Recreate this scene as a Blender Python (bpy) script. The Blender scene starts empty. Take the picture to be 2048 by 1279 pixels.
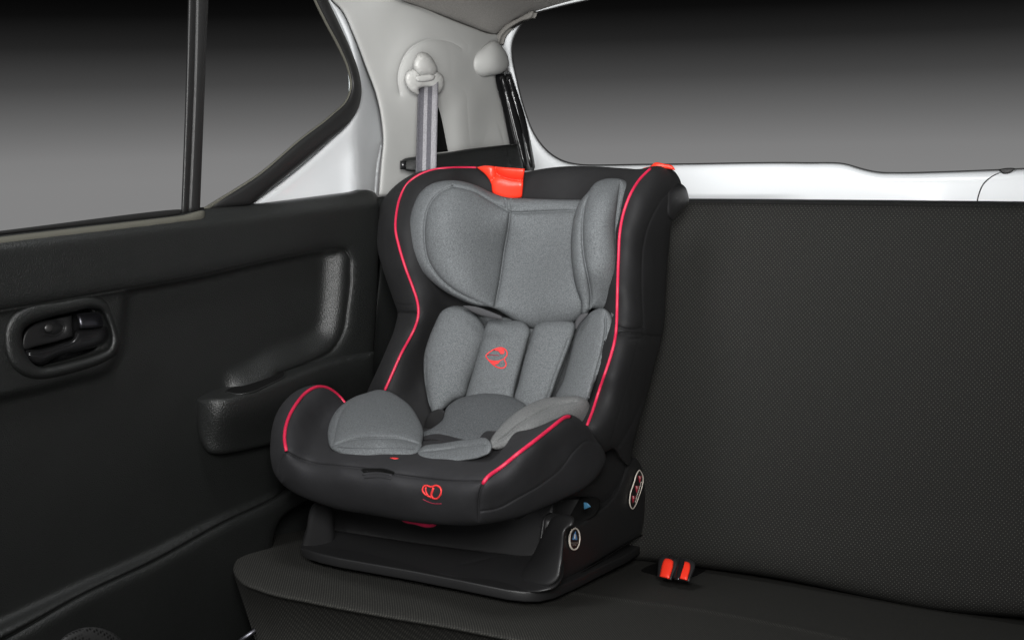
import bpy, bmesh, math, random
import numpy as np
from mathutils import Vector, Matrix
from mathutils.geometry import delaunay_2d_cdt
random.seed(3)
S = bpy.context.scene
COL = S.collection

# ------------------------------------------------------------------ camera
# perspective recovered from the photograph (vanishing points of the door and of the bench seat)
VY = np.array([2400 - 1024, 200 - 640.]); VX = np.array([-3500 - 1024, 330 - 640.])
FOC = math.sqrt(-(VX @ VY))
nrm = lambda v: v / np.linalg.norm(v)
Yc = nrm(np.array([VY[0], -VY[1], -FOC])); Xc = -nrm(np.array([VX[0], -VX[1], -FOC])); Zc = np.cross(Xc, Yc)
MW = np.array([Xc, Yc, Zc]); CR, CU, CF = MW[:, 0], MW[:, 1], -MW[:, 2]
CP = np.array([0, 0, 0.70])
cam = bpy.data.cameras.new('camera'); camo = bpy.data.objects.new('camera', cam); COL.objects.link(camo)
m4 = Matrix([[CR[i], CU[i], -CF[i], CP[i]] for i in range(3)] + [[0, 0, 0, 1]])
camo.matrix_world = m4
cam.sensor_width = 36; cam.lens = 36 * FOC / 2048; cam.clip_start = .02; cam.clip_end = 100
S.camera = camo

# ------------------------------------------------------------------ world: dark studio round the car, grey towards its floor
W = bpy.data.worlds.new('World'); S.world = W; W.use_nodes = True
nt = W.node_tree; nt.nodes.clear()
tc = nt.nodes.new('ShaderNodeTexCoord'); sp = nt.nodes.new('ShaderNodeSeparateXYZ')
mr = nt.nodes.new('ShaderNodeMapRange'); mr.inputs[1].default_value = -.35; mr.inputs[2].default_value = .10
cr = nt.nodes.new('ShaderNodeValToRGB'); bg = nt.nodes.new('ShaderNodeBackground'); ow = nt.nodes.new('ShaderNodeOutputWorld')
e = cr.color_ramp.elements
e[0].position = 0; e[0].color = (.004, .004, .004, 1); e[1].position = 1; e[1].color = (.0008, .0008, .0008, 1)
Z2P = lambda z: (z + .35) / .45
for z_, v_ in ((-.22, .012), (-.12, .235), (-.045, .235), (-.0275, .218), (-.0015, .14), (.0275, .062), (.0565, .018), (.08, .004)):
    k = e.new(Z2P(z_)); k.color = (v_, v_ * .975, v_ * .975, 1)
nt.links.new(tc.outputs['Generated'], sp.inputs[0]); nt.links.new(sp.outputs['Z'], mr.inputs[0])
nt.links.new(mr.outputs[0], cr.inputs[0]); nt.links.new(cr.outputs[0], bg.inputs[0]); nt.links.new(bg.outputs[0], ow.inputs[0])

# ------------------------------------------------------------------ lamps (studio softboxes in front of and above the bench, plus one added fill)
def area(name, loc, aim, size, power, col=(1, 1, 1), sy=None):
    l = bpy.data.lights.new(name, 'AREA'); l.energy = power; l.color = col; l.size = size
    if sy: l.shape = 'RECTANGLE'; l.size_y = sy
    o = bpy.data.objects.new(name, l); COL.objects.link(o); o.location = loc
    o.rotation_euler = (Vector(aim) - Vector(loc)).to_track_quat('-Z', 'Y').to_euler()
    return o
k_ = area('softbox_lamp', (.05, -.05, 1.02), (-.98, 1.85, .55), .4, 13, (1, .99, .97)); k_.data.spread = math.radians(88)
area('left_softbox_lamp', (-1.12, .1, 1.2), (-1.05, 1.75, .35), .4, 13, (.985, .99, 1))
area('overhead_softbox_lamp', (-.85, 1.1, 1.7), (-1.05, 1.75, .3), .4, 11, (.98, .99, 1))
k_ = area('upper_rear_fill_lamp', (-.35, .35, .62), (-1.15, 2.35, .84), .55, 3.0, (1, 1, 1)); k_.data.spread = math.radians(60)  # added fill, brightens only the pillar and white body at the upper rear
S.view_settings.view_transform = 'Standard'; S.view_settings.look = 'None'
S.view_settings.exposure = 0; S.view_settings.gamma = 1; S.view_settings.use_curve_mapping = False

# ------------------------------------------------------------------ geometry helpers
def rays(px, py):
    px = np.asarray(px, float); py = np.asarray(py, float)
    return CF + CR * ((px - 1024) / FOC)[..., None] + CU * ((640 - py) / FOC)[..., None]
def on(px, py, v, ax='y'):                       # the point seen at (px,py) whose x, y or z is v
    r = rays(px, py); i = 'xyz'.index(ax)
    return CP + r * ((np.asarray(v, float) - CP[i]) / r[..., i])[..., None]
def on_plane(px, py, n, d):
    r = rays(px, py); n = np.array(n, float)
    return CP + r * ((d - n @ CP) / (r @ n))[..., None]

def spline(pts, closed=True, step=5.):
    """Catmull-Rom through the points; a third entry 1 keeps a corner sharp."""
    P = [np.array(p[:2], float) for p in pts]; sh = [len(p) > 2 and p[2] for p in pts]
    n = len(P); out = []
    for i in range(n if closed else n - 1):
        a, b = P[i], P[(i + 1) % n]
        p0 = P[i - 1] if (closed or i > 0) else a; p3 = P[(i + 2) % n] if (closed or i + 2 < n) else b
        L = np.linalg.norm(b - a)
        if L < 1e-6: continue
        l0 = max(np.linalg.norm(a - p0), 1e-6); l3 = max(np.linalg.norm(p3 - b), 1e-6)
        ta = (b - a) if sh[i] else ((b - a) / L * l0 + (a - p0) / l0 * L) / (L + l0) * L
        tb = (b - a) if sh[(i + 1) % n] else ((p3 - b) / l3 * L + (b - a) / L * l3) / (L + l3) * L
        ta = ta * min(1, 2.5 * l0 / L); tb = tb * min(1, 2.5 * l3 / L)
        if sh[i] and sh[(i + 1) % n]: ta = tb = b - a
        k = max(1, int(round(L / step)))
        for j in range(k):
            t = j / k; t2 = t * t; t3 = t2 * t
            out.append((2 * t3 - 3 * t2 + 1) * a + (t3 - 2 * t2 + t) * ta + (-2 * t3 + 3 * t2) * b + (t3 - t2) * tb)
    if not closed: out.append(P[-1])
    return np.array(out)

def segdist(Q, A, B):
    """distance from points Q to segments A-B, with the side of the nearest one"""
    best = np.full(len(Q), 1e18); side = np.zeros(len(Q))
    for c in range(0, len(Q), 4000):
        q = Q[c:c + 4000, None, :]; d = B - A; L = (d * d).sum(1) + 1e-12
        t = np.clip(((q - A) * d).sum(2) / L, 0, 1)
        v = q - (A + t[..., None] * d); dd = (v * v).sum(2); k = dd.argmin(1); r = np.arange(len(k))
        best[c:c + 4000] = np.sqrt(dd[r, k]); vv = v[r, k]; dk = d[k]
        side[c:c + 4000] = np.sign(dk[:, 0] * vv[:, 1] - dk[:, 1] * vv[:, 0])
    return best, side
def ldist(px, py, line):
    L = spline(line, False, 8); return segdist(np.c_[px, py], L[:-1], L[1:])
def sd(px, py, line):                            # >0 on the right-hand side of the drawn direction (screen, y down)
    d, s = ldist(px, py, line); return d * s
def inside(Q, P):
    x, y = Q[:, 0][:, None], Q[:, 1][:, None]; x1, y1 = P[:, 0], P[:, 1]; x2, y2 = np.roll(x1, -1), np.roll(y1, -1)
    c = ((y1 > y) != (y2 > y)) & (x < (x2 - x1) * (y - y1) / np.where(y2 == y1, 1e-9, y2 - y1) + x1)
    return c.sum(1) % 2 == 1
def sst(x): x = np.clip(x, 0, 1); return x * x * (3 - 2 * x)

def tps(ctrl):
    c = np.array(ctrl, float); X = c[:, :2] / 500.; v = c[:, 2]; n = len(c)
    if n <= 3:
        A = np.c_[np.ones(n), X]; w = np.linalg.lstsq(A, v, rcond=None)[0]
        return lambda px, py: w[0] + w[1] * np.asarray(px) / 500. + w[2] * np.asarray(py) / 500.
    def U(r2): return .5 * r2 * np.log(r2 + 1e-12)
    K = U(((X[:, None] - X[None]) ** 2).sum(2)) + np.eye(n) * 2e-3
    P = np.c_[np.ones(n), X]; A = np.zeros((n + 3, n + 3)); A[:n, :n] = K; A[:n, n:] = P; A[n:, :n] = P.T
    w = np.linalg.solve(A, np.r_[v, 0, 0, 0])
    def f(px, py):
        px = np.asarray(px, float).ravel(); py = np.asarray(py, float).ravel(); Q = np.c_[px, py] / 500.
        return U(((Q[:, None] - X[None]) ** 2).sum(2)) @ w[:n] + w[n] + Q @ w[n + 1:]
    return f

ROOT = {}
def thing(name, label, cat, loc, group=None):
    o = bpy.data.objects.new(name, None); COL.objects.link(o); o.location = loc
    o['label'] = label; o['category'] = cat
    if group: o['group'] = group
    o.empty_display_size = .05; ROOT[o.name] = Vector(loc); return o
def base_of(o):
    while o.parent: o = o.parent
    return np.array(o.location)
def add(name, V, Fc, mat, parent=None, smooth=True, label=None, sharp=None):
    me = bpy.data.meshes.new(name); V = np.asarray(V, float)
    if parent is not None: V = V - base_of(parent)
    me.from_pydata([tuple(v) for v in V], [], [tuple(map(int, f)) for f in Fc])
    bm = bmesh.new(); bm.from_mesh(me); bmesh.ops.recalc_face_normals(bm, faces=bm.faces); bm.to_mesh(me); bm.free()
    if smooth: me.polygons.foreach_set('use_smooth', [True] * len(me.polygons))
    if sharp is not None:
        for ed in me.edges:
            a, b = ed.vertices
            if a in sharp and b in sharp: ed.use_edge_sharp = True
    me.materials.append(mat); me.update()
    o = bpy.data.objects.new(name, me); COL.objects.link(o)
    if parent is not None: o.parent = parent
    if label: o['label'] = label
    return o

class Surf: pass
def relief(name, outline, depth, mat, parent, ax='y', puff=.01, r=20, seams=(), back=None, thick=.02, step=7, holes=(), label=None,
           rings=(1.2, 3, 6, 10), bump=None, bstep=4., sharp=False, pillow=None):
    """A solid cushion / moulding: outline as seen from the camera, own distance (depth along ax), rounded face and real thickness.
    seams: (polyline, width_px, groove_m). back: world offset of the rear side, else a rounded rear of 'thick'."""
    O = spline(outline, True, bstep); H = [spline(h, True, bstep) for h in holes]
    loops = [O] + H; A = np.vstack(loops); B = np.vstack([np.roll(l, -1, 0) for l in loops])
    sgn = {'x': 1, 'y': -1, 'z': 1}[ax]
    x0, y0 = O.min(0); x1, y1 = O.max(0)
    gx, gy = np.meshgrid(np.arange(x0, x1, step), np.arange(y0, y1, step * .87)); gx = gx + (np.arange(gx.shape[0]) % 2)[:, None] * step / 2
    G = np.c_[gx.ravel(), gy.ravel()]
    def ok(Q, dmin):
        m = inside(Q, O)
        for h in H: m &= ~inside(Q, h)
        d, _ = segdist(Q, A, B); return m & (d > dmin)
    rmax = max(rings) if rings else 0
    G = G[ok(G, rmax + step * .45)]
    SL = [(spline(s[0], False, 4.), s[1], s[2]) for s in seams]
    extra = []
    for L, w, g in SL:
        if len(G):
            d, _ = segdist(G, L[:-1], L[1:]); G = G[d > 2.2 * w + 2]
        T = np.gradient(L, axis=0); T /= np.linalg.norm(T, axis=1)[:, None] + 1e-9; N = np.c_[-T[:, 1], T[:, 0]]
        for k in (0, .6, -.6, 1.2, -1.2, 2, -2): extra.append(L + N * k * w)
    ring = []
    for l in loops:
        T = np.roll(l, -1, 0) - np.roll(l, 1, 0); T /= np.linalg.norm(T, axis=1)[:, None] + 1e-9; N = np.c_[-T[:, 1], T[:, 0]]
        for q in rings:
            for s in (1, -1):
                Q = l + N * q * s; m = ok(Q, q * .93); ring.append(Q[m])
    pts = [G]
    if ring: pts += ring
    if extra:
        Ex = np.vstack(extra); Ex = Ex[ok(Ex, 1.0)]; pts.append(Ex)
    I = np.vstack([p for p in pts if len(p)])
    key = np.round(I / 1.1).astype(int); _, u = np.unique(key, axis=0, return_index=True); I = I[np.sort(u)]
    P = np.vstack([A, I]); edges = []; s0 = 0
    for l in loops:
        n = len(l); edges += [(s0 + i, s0 + (i + 1) % n) for i in range(n)]; s0 += n
    vo, eo, fo, ov, oe, of = delaunay_2d_cdt([Vector(p) for p in P], edges, [], 0, 1e-4)
    V2 = np.array([tuple(v) for v in vo]); F = np.array([f for f in fo if len(f) == 3])
    c = V2[F].mean(1); m = inside(c, O)
    for h in H: m &= ~inside(c, h)
    F = F[m]; used = np.unique(F); mp = -np.ones(len(V2), int); mp[used] = np.arange(len(used)); V2 = V2[used]; F = mp[F]
    # boundary edges
    ec = {}
    for f in F:
        for a, b in ((f[0], f[1]), (f[1], f[2]), (f[2], f[0])):
            ec[(min(a, b), max(a, b))] = ec.get((min(a, b), max(a, b)), 0) + 1
    be = [(a, b) for f in F for a, b in ((f[0], f[1]), (f[1], f[2]), (f[2], f[0])) if ec[(min(a, b), max(a, b))] == 1]
    bd = np.zeros(len(V2), bool)
    for a, b in be: bd[a] = bd[b] = True
    # screened Poisson: 0 at the rim, towards 1 inside over about r pixels
    n = len(V2); ii, jj, ww = [], [], []; mass = np.zeros(n)
    p = V2[F]; ar = np.abs((p[:, 1, 0] - p[:, 0, 0]) * (p[:, 2, 1] - p[:, 0, 1]) - (p[:, 2, 0] - p[:, 0, 0]) * (p[:, 1, 1] - p[:, 0, 1])) / 2 + 1e-6
    for k in range(3):
        np.add.at(mass, F[:, k], ar / 3); a = p[:, (k + 1) % 3] - p[:, k]; b = p[:, (k + 2) % 3] - p[:, k]
        ii.append(F[:, (k + 1) % 3]); jj.append(F[:, (k + 2) % 3]); ww.append(np.clip((a * b).sum(1) / (4 * ar), .01, 20))
    ii, jj, ww = map(np.concatenate, (ii, jj, ww)); dg = np.bincount(ii, ww, n) + np.bincount(jj, ww, n) + mass / r ** 2
    fix = bd.copy(); x = np.zeros(n)
    if pillow is not None:
        for L, w, g in SL:
            if g > .003:
                d, _ = segdist(V2, L[:-1], L[1:]); k_s = (d < .35 * w) & ~bd; fix |= k_s; x[k_s] = pillow
    free = (~fix).astype(float)
    raw = lambda x: dg * x - np.bincount(ii, ww * x[jj], n) - np.bincount(jj, ww * x[ii], n)
    mul = lambda x: raw(x) * free
    rs = (mass / r ** 2 - raw(x)) * free; z = rs / dg; q = z.copy(); rz = rs @ z
    for _ in range(400):
        if rz < 1e-9: break
        Aq = mul(q); al = rz / (q @ Aq + 1e-30); x += al * q; rs -= al * Aq; z = rs / dg * free; r2 = rs @ z; q = z + r2 / rz * q; rz = r2
    uu = np.clip(x, 0, 1); prof = np.sqrt(np.clip(1 - (1 - uu) ** 2, 0, 1))
    dep = depth(V2[:, 0], V2[:, 1]) if callable(depth) else np.full(n, float(depth))
    h = puff * prof
    for L, w, g in SL:
        d, _ = segdist(V2, L[:-1], L[1:])
        h = h - g * (np.exp(-(d / w) ** 2) + (.9 if g > .002 and pillow is None else 0) * np.exp(-(d / (4.5 * w)) ** 2))
    if bump is not None: h = h + bump(V2[:, 0], V2[:, 1]) * np.clip(uu * 3, 0, 1)
    front = on(V2[:, 0], V2[:, 1], dep + sgn * h, ax)
    if back is not None:
        rear = front + np.array(back); rear_all = rear
        Vv = np.vstack([front, rear_all]); Fv = [tuple(f) for f in F] + [(f[0] + n, f[2] + n, f[1] + n) for f in F]
        Fv += [(b, a, a + n, b + n) for a, b in be]
        shp = set(np.where(bd)[0]) if sharp else None
    else:
        rear = on(V2[:, 0], V2[:, 1], dep - sgn * thick * prof - sgn * 1e-4, ax)
        idx = np.arange(n) + n; idx[bd] = np.where(bd)[0]
        Vv = np.vstack([front, rear]); Fv = [tuple(f) for f in F] + [(idx[f[0]], idx[f[2]], idx[f[1]]) for f in F]
        shp = None
    o = add(name, Vv, Fv, mat, parent, True, label, shp)
    if back is None:                         # drop the unused rear copies of rim vertices
        bm = bmesh.new(); bm.from_mesh(o.data); bmesh.ops.delete(bm, geom=[v for v in bm.verts if not v.link_faces], context='VERTS'); bm.to_mesh(o.data); bm.free()
    s = Surf(); s.obj = o; s.V2 = V2; s.d = dep + sgn * h; s.ax = ax; s.sgn = sgn
    return s
def val(s, px, py):
    px = np.atleast_1d(np.asarray(px, float)); py = np.atleast_1d(np.asarray(py, float))
    d = (px[:, None] - s.V2[:, 0]) ** 2 + (py[:, None] - s.V2[:, 1]) ** 2
    k = np.argsort(d, 1)[:, :4]; r = np.arange(len(px))[:, None]; w = 1 / (d[r, k] + .5)
    return (s.d[k] * w).sum(1) / w.sum(1)
def at(s, px, py, lift=0):
    return on(np.atleast_1d(px), np.atleast_1d(py), val(s, px, py) + s.sgn * lift, s.ax)

def tube(name, P, rad, mat, parent, closed=False, seg=8, label=None, taper=False):
    P = np.asarray(P, float)
    for _ in range(2):
        Q = P.copy(); Q[1:-1] = (P[:-2] + 2 * P[1:-1] + P[2:]) / 4; P = Q
    T = np.gradient(P, axis=0)
    if closed: T = np.roll(P, -1, 0) - np.roll(P, 1, 0)
    T /= np.linalg.norm(T, axis=1)[:, None] + 1e-12
    up = np.array([.3, -.8, .5]); V = []; F = []; n = len(P)
    for i in range(n):
        a = nrm(np.cross(T[i], up)); b = np.cross(T[i], a)
        rr = rad[i] if hasattr(rad, '__len__') else rad
        if taper: rr = rr * min(1, (i + .6) / 2., (n - i - .4) / 2.)
        for k in range(seg): V.append(P[i] + rr * (math.cos(2 * math.pi * k / seg) * a + math.sin(2 * math.pi * k / seg) * b))
    for i in range(n if closed else n - 1):
        for k in range(seg):
            j = (i + 1) % n; F.append((i * seg + k, i * seg + (k + 1) % seg, j * seg + (k + 1) % seg, j * seg + k))
    if not closed: F += [tuple(range(seg)), tuple(range((n - 1) * seg, n * seg))]
    return add(name, V, F, mat, parent, True, label)
def path_on(s, line, lift=0., step=5, closed=False):
    L = spline(line, closed, step); return at(s, L[:, 0], L[:, 1], lift)

def prism(name, P, off, mat, parent, bevel=.003, seg=3, label=None, smooth=True):
    """flat 3-D polygon P extruded by off, edges bevelled"""
    P = [Vector(p) for p in P]; off = Vector(off); b = base_of(parent) if parent is not None else np.zeros(3); b = Vector(b)
    bm = bmesh.new(); v = [bm.verts.new(p - b) for p in P]; f = bm.faces.new(v)
    r_ = bmesh.ops.extrude_face_region(bm, geom=[f]); nv = [g for g in r_['geom'] if isinstance(g, bmesh.types.BMVert)]
    for q in nv: q.co += off
    bmesh.ops.recalc_face_normals(bm, faces=bm.faces)
    if bevel:
        cap = [ed for ed in bm.edges if any(len(fc.verts) > 4 for fc in ed.link_faces)] or list(bm.edges)
        if len(P) <= 4: cap = list(bm.edges)
        bmesh.ops.bevel(bm, geom=cap, offset=bevel, segments=seg, profile=.5, affect='EDGES', clamp_overlap=True)
    bmesh.ops.triangulate(bm, faces=[fc for fc in bm.faces if len(fc.verts) > 4])
    me = bpy.data.meshes.new(name); bm.to_mesh(me); bm.free()
    for p_ in me.polygons: p_.use_smooth = smooth
    me.set_sharp_from_angle(angle=math.radians(42)) if hasattr(me, 'set_sharp_from_angle') else None
    me.materials.append(mat); o = bpy.data.objects.new(name, me); COL.objects.link(o)
    if parent is not None: o.parent = parent
    if label: o['label'] = label
    return o
def box(name, c, dims, mat, parent, rot=None, bevel=.003, label=None):
    c = Vector(c); R = rot if rot else Matrix.Identity(3); x, y, z = [Vector(R.col[i]) * dims[i] / 2 for i in range(3)]
    return prism(name, [c - x - y - z, c + x - y - z, c + x + y - z, c - x + y - z], z * 2, mat, parent, bevel, label=label)

# ------------------------------------------------------------------ materials
def mat(name, col, rough=.6, spec=.5, noise=None, bump=None, coat=0, sheen=0, metal=0, wr=None):
    m = bpy.data.materials.new(name); m.use_nodes = True; t = m.node_tree; b = t.nodes['Principled BSDF']
    b.inputs['Base Color'].default_value = (*col, 1); b.inputs['Roughness'].default_value = rough
    b.inputs['Specular IOR Level'].default_value = spec; b.inputs['Metallic'].default_value = metal
    b.inputs['Coat Weight'].default_value = coat; b.inputs['Coat Roughness'].default_value = .08
    b.inputs['Sheen Weight'].default_value = sheen; b.inputs['Sheen Roughness'].default_value = .45
    tc = t.nodes.new('ShaderNodeTexCoord')
    src = None
    if noise:                                    # (scale, amount): mottled colour
        n = t.nodes.new('ShaderNodeTexNoise'); n.inputs['Scale'].default_value = noise[0]; n.inputs['Detail'].default_value = 3; n.inputs['Roughness'].default_value = .7
        t.links.new(tc.outputs['Object'], n.inputs['Vector'])
        r_ = t.nodes.new('ShaderNodeValToRGB'); a = noise[1]
        r_.color_ramp.elements[0].position = .3; r_.color_ramp.elements[1].position = .7
        r_.color_ramp.elements[0].color = (*[max(c * (1 - a), 0) for c in col], 1); r_.color_ramp.elements[1].color = (*[c * (1 + a) for c in col], 1)
        t.links.new(n.outputs['Fac'], r_.inputs[0]); t.links.new(r_.outputs[0], b.inputs['Base Color']); src = r_
    if bump:                                     # (scale, strength, distance)
        n = t.nodes.new('ShaderNodeTexNoise'); n.inputs['Scale'].default_value = bump[0]; n.inputs['Detail'].default_value = 2
        t.links.new(tc.outputs['Object'], n.inputs['Vector']); bp = t.nodes.new('ShaderNodeBump')
        bp.inputs['Strength'].default_value = bump[1]; bp.inputs['Distance'].default_value = bump[2]
        t.links.new(n.outputs['Fac'], bp.inputs['Height']); t.links.new(bp.outputs[0], b.inputs['Normal'])
        if wr:                                   # (scale, distance) soft puckers of stretched cloth
            n2 = t.nodes.new('ShaderNodeTexNoise'); n2.inputs['Scale'].default_value = wr[0]; n2.inputs['Detail'].default_value = 2; n2.inputs['Distortion'].default_value = 0
            t.links.new(tc.outputs['Object'], n2.inputs['Vector']); b2 = t.nodes.new('ShaderNodeBump'); b2.inputs['Strength'].default_value = 1; b2.inputs['Distance'].default_value = wr[1]
            t.links.new(n2.outputs['Fac'], b2.inputs['Height']); t.links.new(b2.outputs[0], bp.inputs['Normal'])
    return m
def math_node(t, op, a, b=None, c=None):
    n = t.nodes.new('ShaderNodeMath'); n.operation = op
    for i, v in enumerate((a, b, c)):
        if v is None: continue
        if hasattr(v, 'links'): t.links.new(v, n.inputs[i])
        else: n.inputs[i].default_value = v
    return n.outputs[0]

M = {}
M['grey'] = mat('melange_grey_fabric', (.092, .098, .102), .92, .15, noise=(520, .42), bump=(900, .35, .001), sheen=0)
M['grey_lit'] = mat('lit_grey_fabric', (.128, .131, .131), .92, .15, noise=(520, .38), bump=(900, .35, .001), sheen=0)  # paler copy of the grey pad cloth, light painted into the near thigh pad
M['black'] = mat('black_stretch_fabric', (.0072, .0072, .0078), .8, .34, noise=(60, .12), bump=(1300, .25, .0006), sheen=0, wr=(9, .005))
M['char'] = mat('charcoal_stretch_fabric', (.0135, .0135, .015), .82, .34, noise=(60, .1), bump=(1300, .25, .0006), sheen=0, wr=(9, .005))
M['pipe'] = mat('pink_red_piping', (.44, .010, .045), .55, .5, bump=(1500, .3, .0005))
M['pipe_dull'] = mat('crimson_piping', (.42, .012, .055), .5, .5, bump=(1500, .3, .0005))
M['red'] = mat('red_plastic', (.83, .035, .015), .38, .5, bump=(300, .05, .001))
M['seatplast'] = mat('black_shell_plastic', (.0115, .0115, .012), .48, .5, bump=(1100, .25, .0006))
M['trim'] = mat('black_grained_door_plastic', (.0080, .0088, .0084), .44, .62, noise=(12, .1), bump=(560, .9, .0014))
M['trim_low'] = mat('black_lower_door_plastic', (.010, .011, .0108), .6, .35, bump=(650, .5, .0009))
M['gloss'] = mat('black_satin_plastic', (.010, .010, .0105), .22, .6)
M['rubber'] = mat('black_weatherstrip_rubber', (.012, .012, .012), .5, .4, bump=(500, .2, .001))
M['olive'] = mat('olive_felt_strip', (.075, .073, .06), .85, .2, bump=(900, .4, .001))
M['white'] = mat('white_car_paint', (.68, .70, .715), .32, .5, coat=.5, noise=(3, .015))
M['pillar'] = mat('warm_grey_trim_plastic', (.345, .347, .337), .66, .35, noise=(6, .03), bump=(700, .25, .0008))
M['headl'] = mat('grey_headliner_felt', (.30, .29, .275), .95, .1, noise=(420, .22), bump=(700, .5, .0015))
M['headl_dark'] = mat('dark_grey_edge_felt', (.15, .145, .135), .9, .1, noise=(420, .2))
M['beige'] = mat('light_grey_plastic', (.42, .42, .405), .45, .45)
M['metal'] = mat('brushed_dark_metal', (.16, .16, .18), .4, .5, metal=1)
M['screw'] = mat('zinc_screw_metal', (.2, .2, .2), .55, .5, metal=1)
M['floor'] = mat('black_carpet', (.006, .006, .006), .95, .1, bump=(400, .6, .003))
M['slot'] = mat('void_shade_black', (.003, .003, .003), .9, .1)  # near black painted in for the darkness inside openings
M['blue'] = mat('blue_print', (.09, .25, .5), .5)
M['pblue'] = mat('dull_blue_print', (.03, .11, .19), .5)
M['cream'] = mat('cream_print', (.62, .57, .5), .5)
M['sred'] = mat('red_print', (.5, .03, .06), .5)
M['stick'] = mat('black_sticker', (.008, .007, .007), .35)
M['seam'] = mat('dark_grey_thread', (.03, .032, .035), .9)
M['greyd'] = mat('heather_dark_grey_fabric', (.078, .083, .087), .93, .12, noise=(480, .5), bump=(900, .4, .001))
M['emb'] = mat('red_embroidery', (.62, .03, .03), .6, bump=(1200, .5, .001))
M['embdark'] = mat('wine_embroidery', (.2, .01, .03), .7, bump=(1200, .5, .001))
M['strap'] = mat('black_webbing', (.05, .05, .053), .8, .2, bump=(1500, .6, .001))

def fabric(name, base, dot, pitch, mode):
    """woven car fabric: a lattice of tiny pale stitches (dots) or fine diagonal ribs"""
    m = bpy.data.materials.new(name); m.use_nodes = True; t = m.node_tree; b = t.nodes['Principled BSDF']
    b.inputs['Roughness'].default_value = .88; b.inputs['Specular IOR Level'].default_value = .15; b.inputs['Sheen Weight'].default_value = 0
    tc = t.nodes.new('ShaderNodeTexCoord'); s = t.nodes.new('ShaderNodeSeparateXYZ'); t.links.new(tc.outputs['Object'], s.inputs[0])
    x = s.outputs[0]; y = s.outputs[2] if mode == 'dots' else s.outputs[1]
    k = 2 * math.pi / pitch
    if mode == 'dots':
        a = math_node(t, 'SINE', math_node(t, 'MULTIPLY', math_node(t, 'ADD', x, y), k * .7)); c = math_node(t, 'SINE', math_node(t, 'MULTIPLY', math_node(t, 'SUBTRACT', x, y), k * .7))
        f = math_node(t, 'MULTIPLY', a, c); pos = (.6, .93)
        g = math_node(t, 'GREATER_THAN', a, 0); f = math_node(t, 'MULTIPLY', f, g)
    else:
        a = math_node(t, 'SINE', math_node(t, 'MULTIPLY', math_node(t, 'ADD', x, math_node(t, 'MULTIPLY', math_node(t, 'SUBTRACT', y, s.outputs[2]), .62)), k))
        c = math_node(t, 'SINE', math_node(t, 'MULTIPLY', math_node(t, 'SUBTRACT', y, math_node(t, 'MULTIPLY', x, .3)), k * 1.1))
        f = math_node(t, 'ADD', math_node(t, 'MULTIPLY', a, .65), math_node(t, 'MULTIPLY', c, .35)); pos = (-.3, 1.)
    mrn = t.nodes.new('ShaderNodeMapRange'); mrn.inputs[1].default_value = pos[0]; mrn.inputs[2].default_value = pos[1]; t.links.new(f, mrn.inputs[0])
    no = t.nodes.new('ShaderNodeTexNoise'); no.inputs['Scale'].default_value = 260; no.inputs['Detail'].default_value = 2; t.links.new(tc.outputs['Object'], no.inputs['Vector'])
    fac = math_node(t, 'MULTIPLY', mrn.outputs[0], math_node(t, 'MULTIPLY', no.outputs['Fac'], 1.5))
    mx = t.nodes.new('ShaderNodeMix'); mx.data_type = 'RGBA'; mx.inputs[6].default_value = (*base, 1); mx.inputs[7].default_value = (*dot, 1)
    t.links.new(fac, mx.inputs[0]); t.links.new(mx.outputs[2], b.inputs['Base Color'])
    bp = t.nodes.new('ShaderNodeBump'); bp.inputs['Strength'].default_value = .35; bp.inputs['Distance'].default_value = .001
    t.links.new(fac, bp.inputs['Height']); t.links.new(bp.outputs[0], b.inputs['Normal'])
    return m
M['dots'] = fabric('dotted_seat_fabric', (.0135, .0134, .0125), (.115, .115, .102), .0048, 'dots')
M['ribs'] = fabric('ribbed_seat_fabric', (.0155, .0155, .0145), (.050, .049, .043), .0043, 'ribs')
def glass():
    m = bpy.data.materials.new('clear_glass'); m.use_nodes = True; t = m.node_tree; t.nodes.clear()
    a = t.nodes.new('ShaderNodeBsdfTransparent'); a.inputs[0].default_value = (.97, .98, .98, 1)
    g = t.nodes.new('ShaderNodeBsdfGlossy'); g.inputs['Roughness'].default_value = .01
    x = t.nodes.new('ShaderNodeMixShader'); x.inputs[0].default_value = 0.0; o = t.nodes.new('ShaderNodeOutputMaterial')
    t.links.new(a.outputs[0], x.inputs[1]); t.links.new(g.outputs[0], x.inputs[2]); t.links.new(x.outputs[0], o.inputs[0]); return m
M['glass'] = glass()
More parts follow.
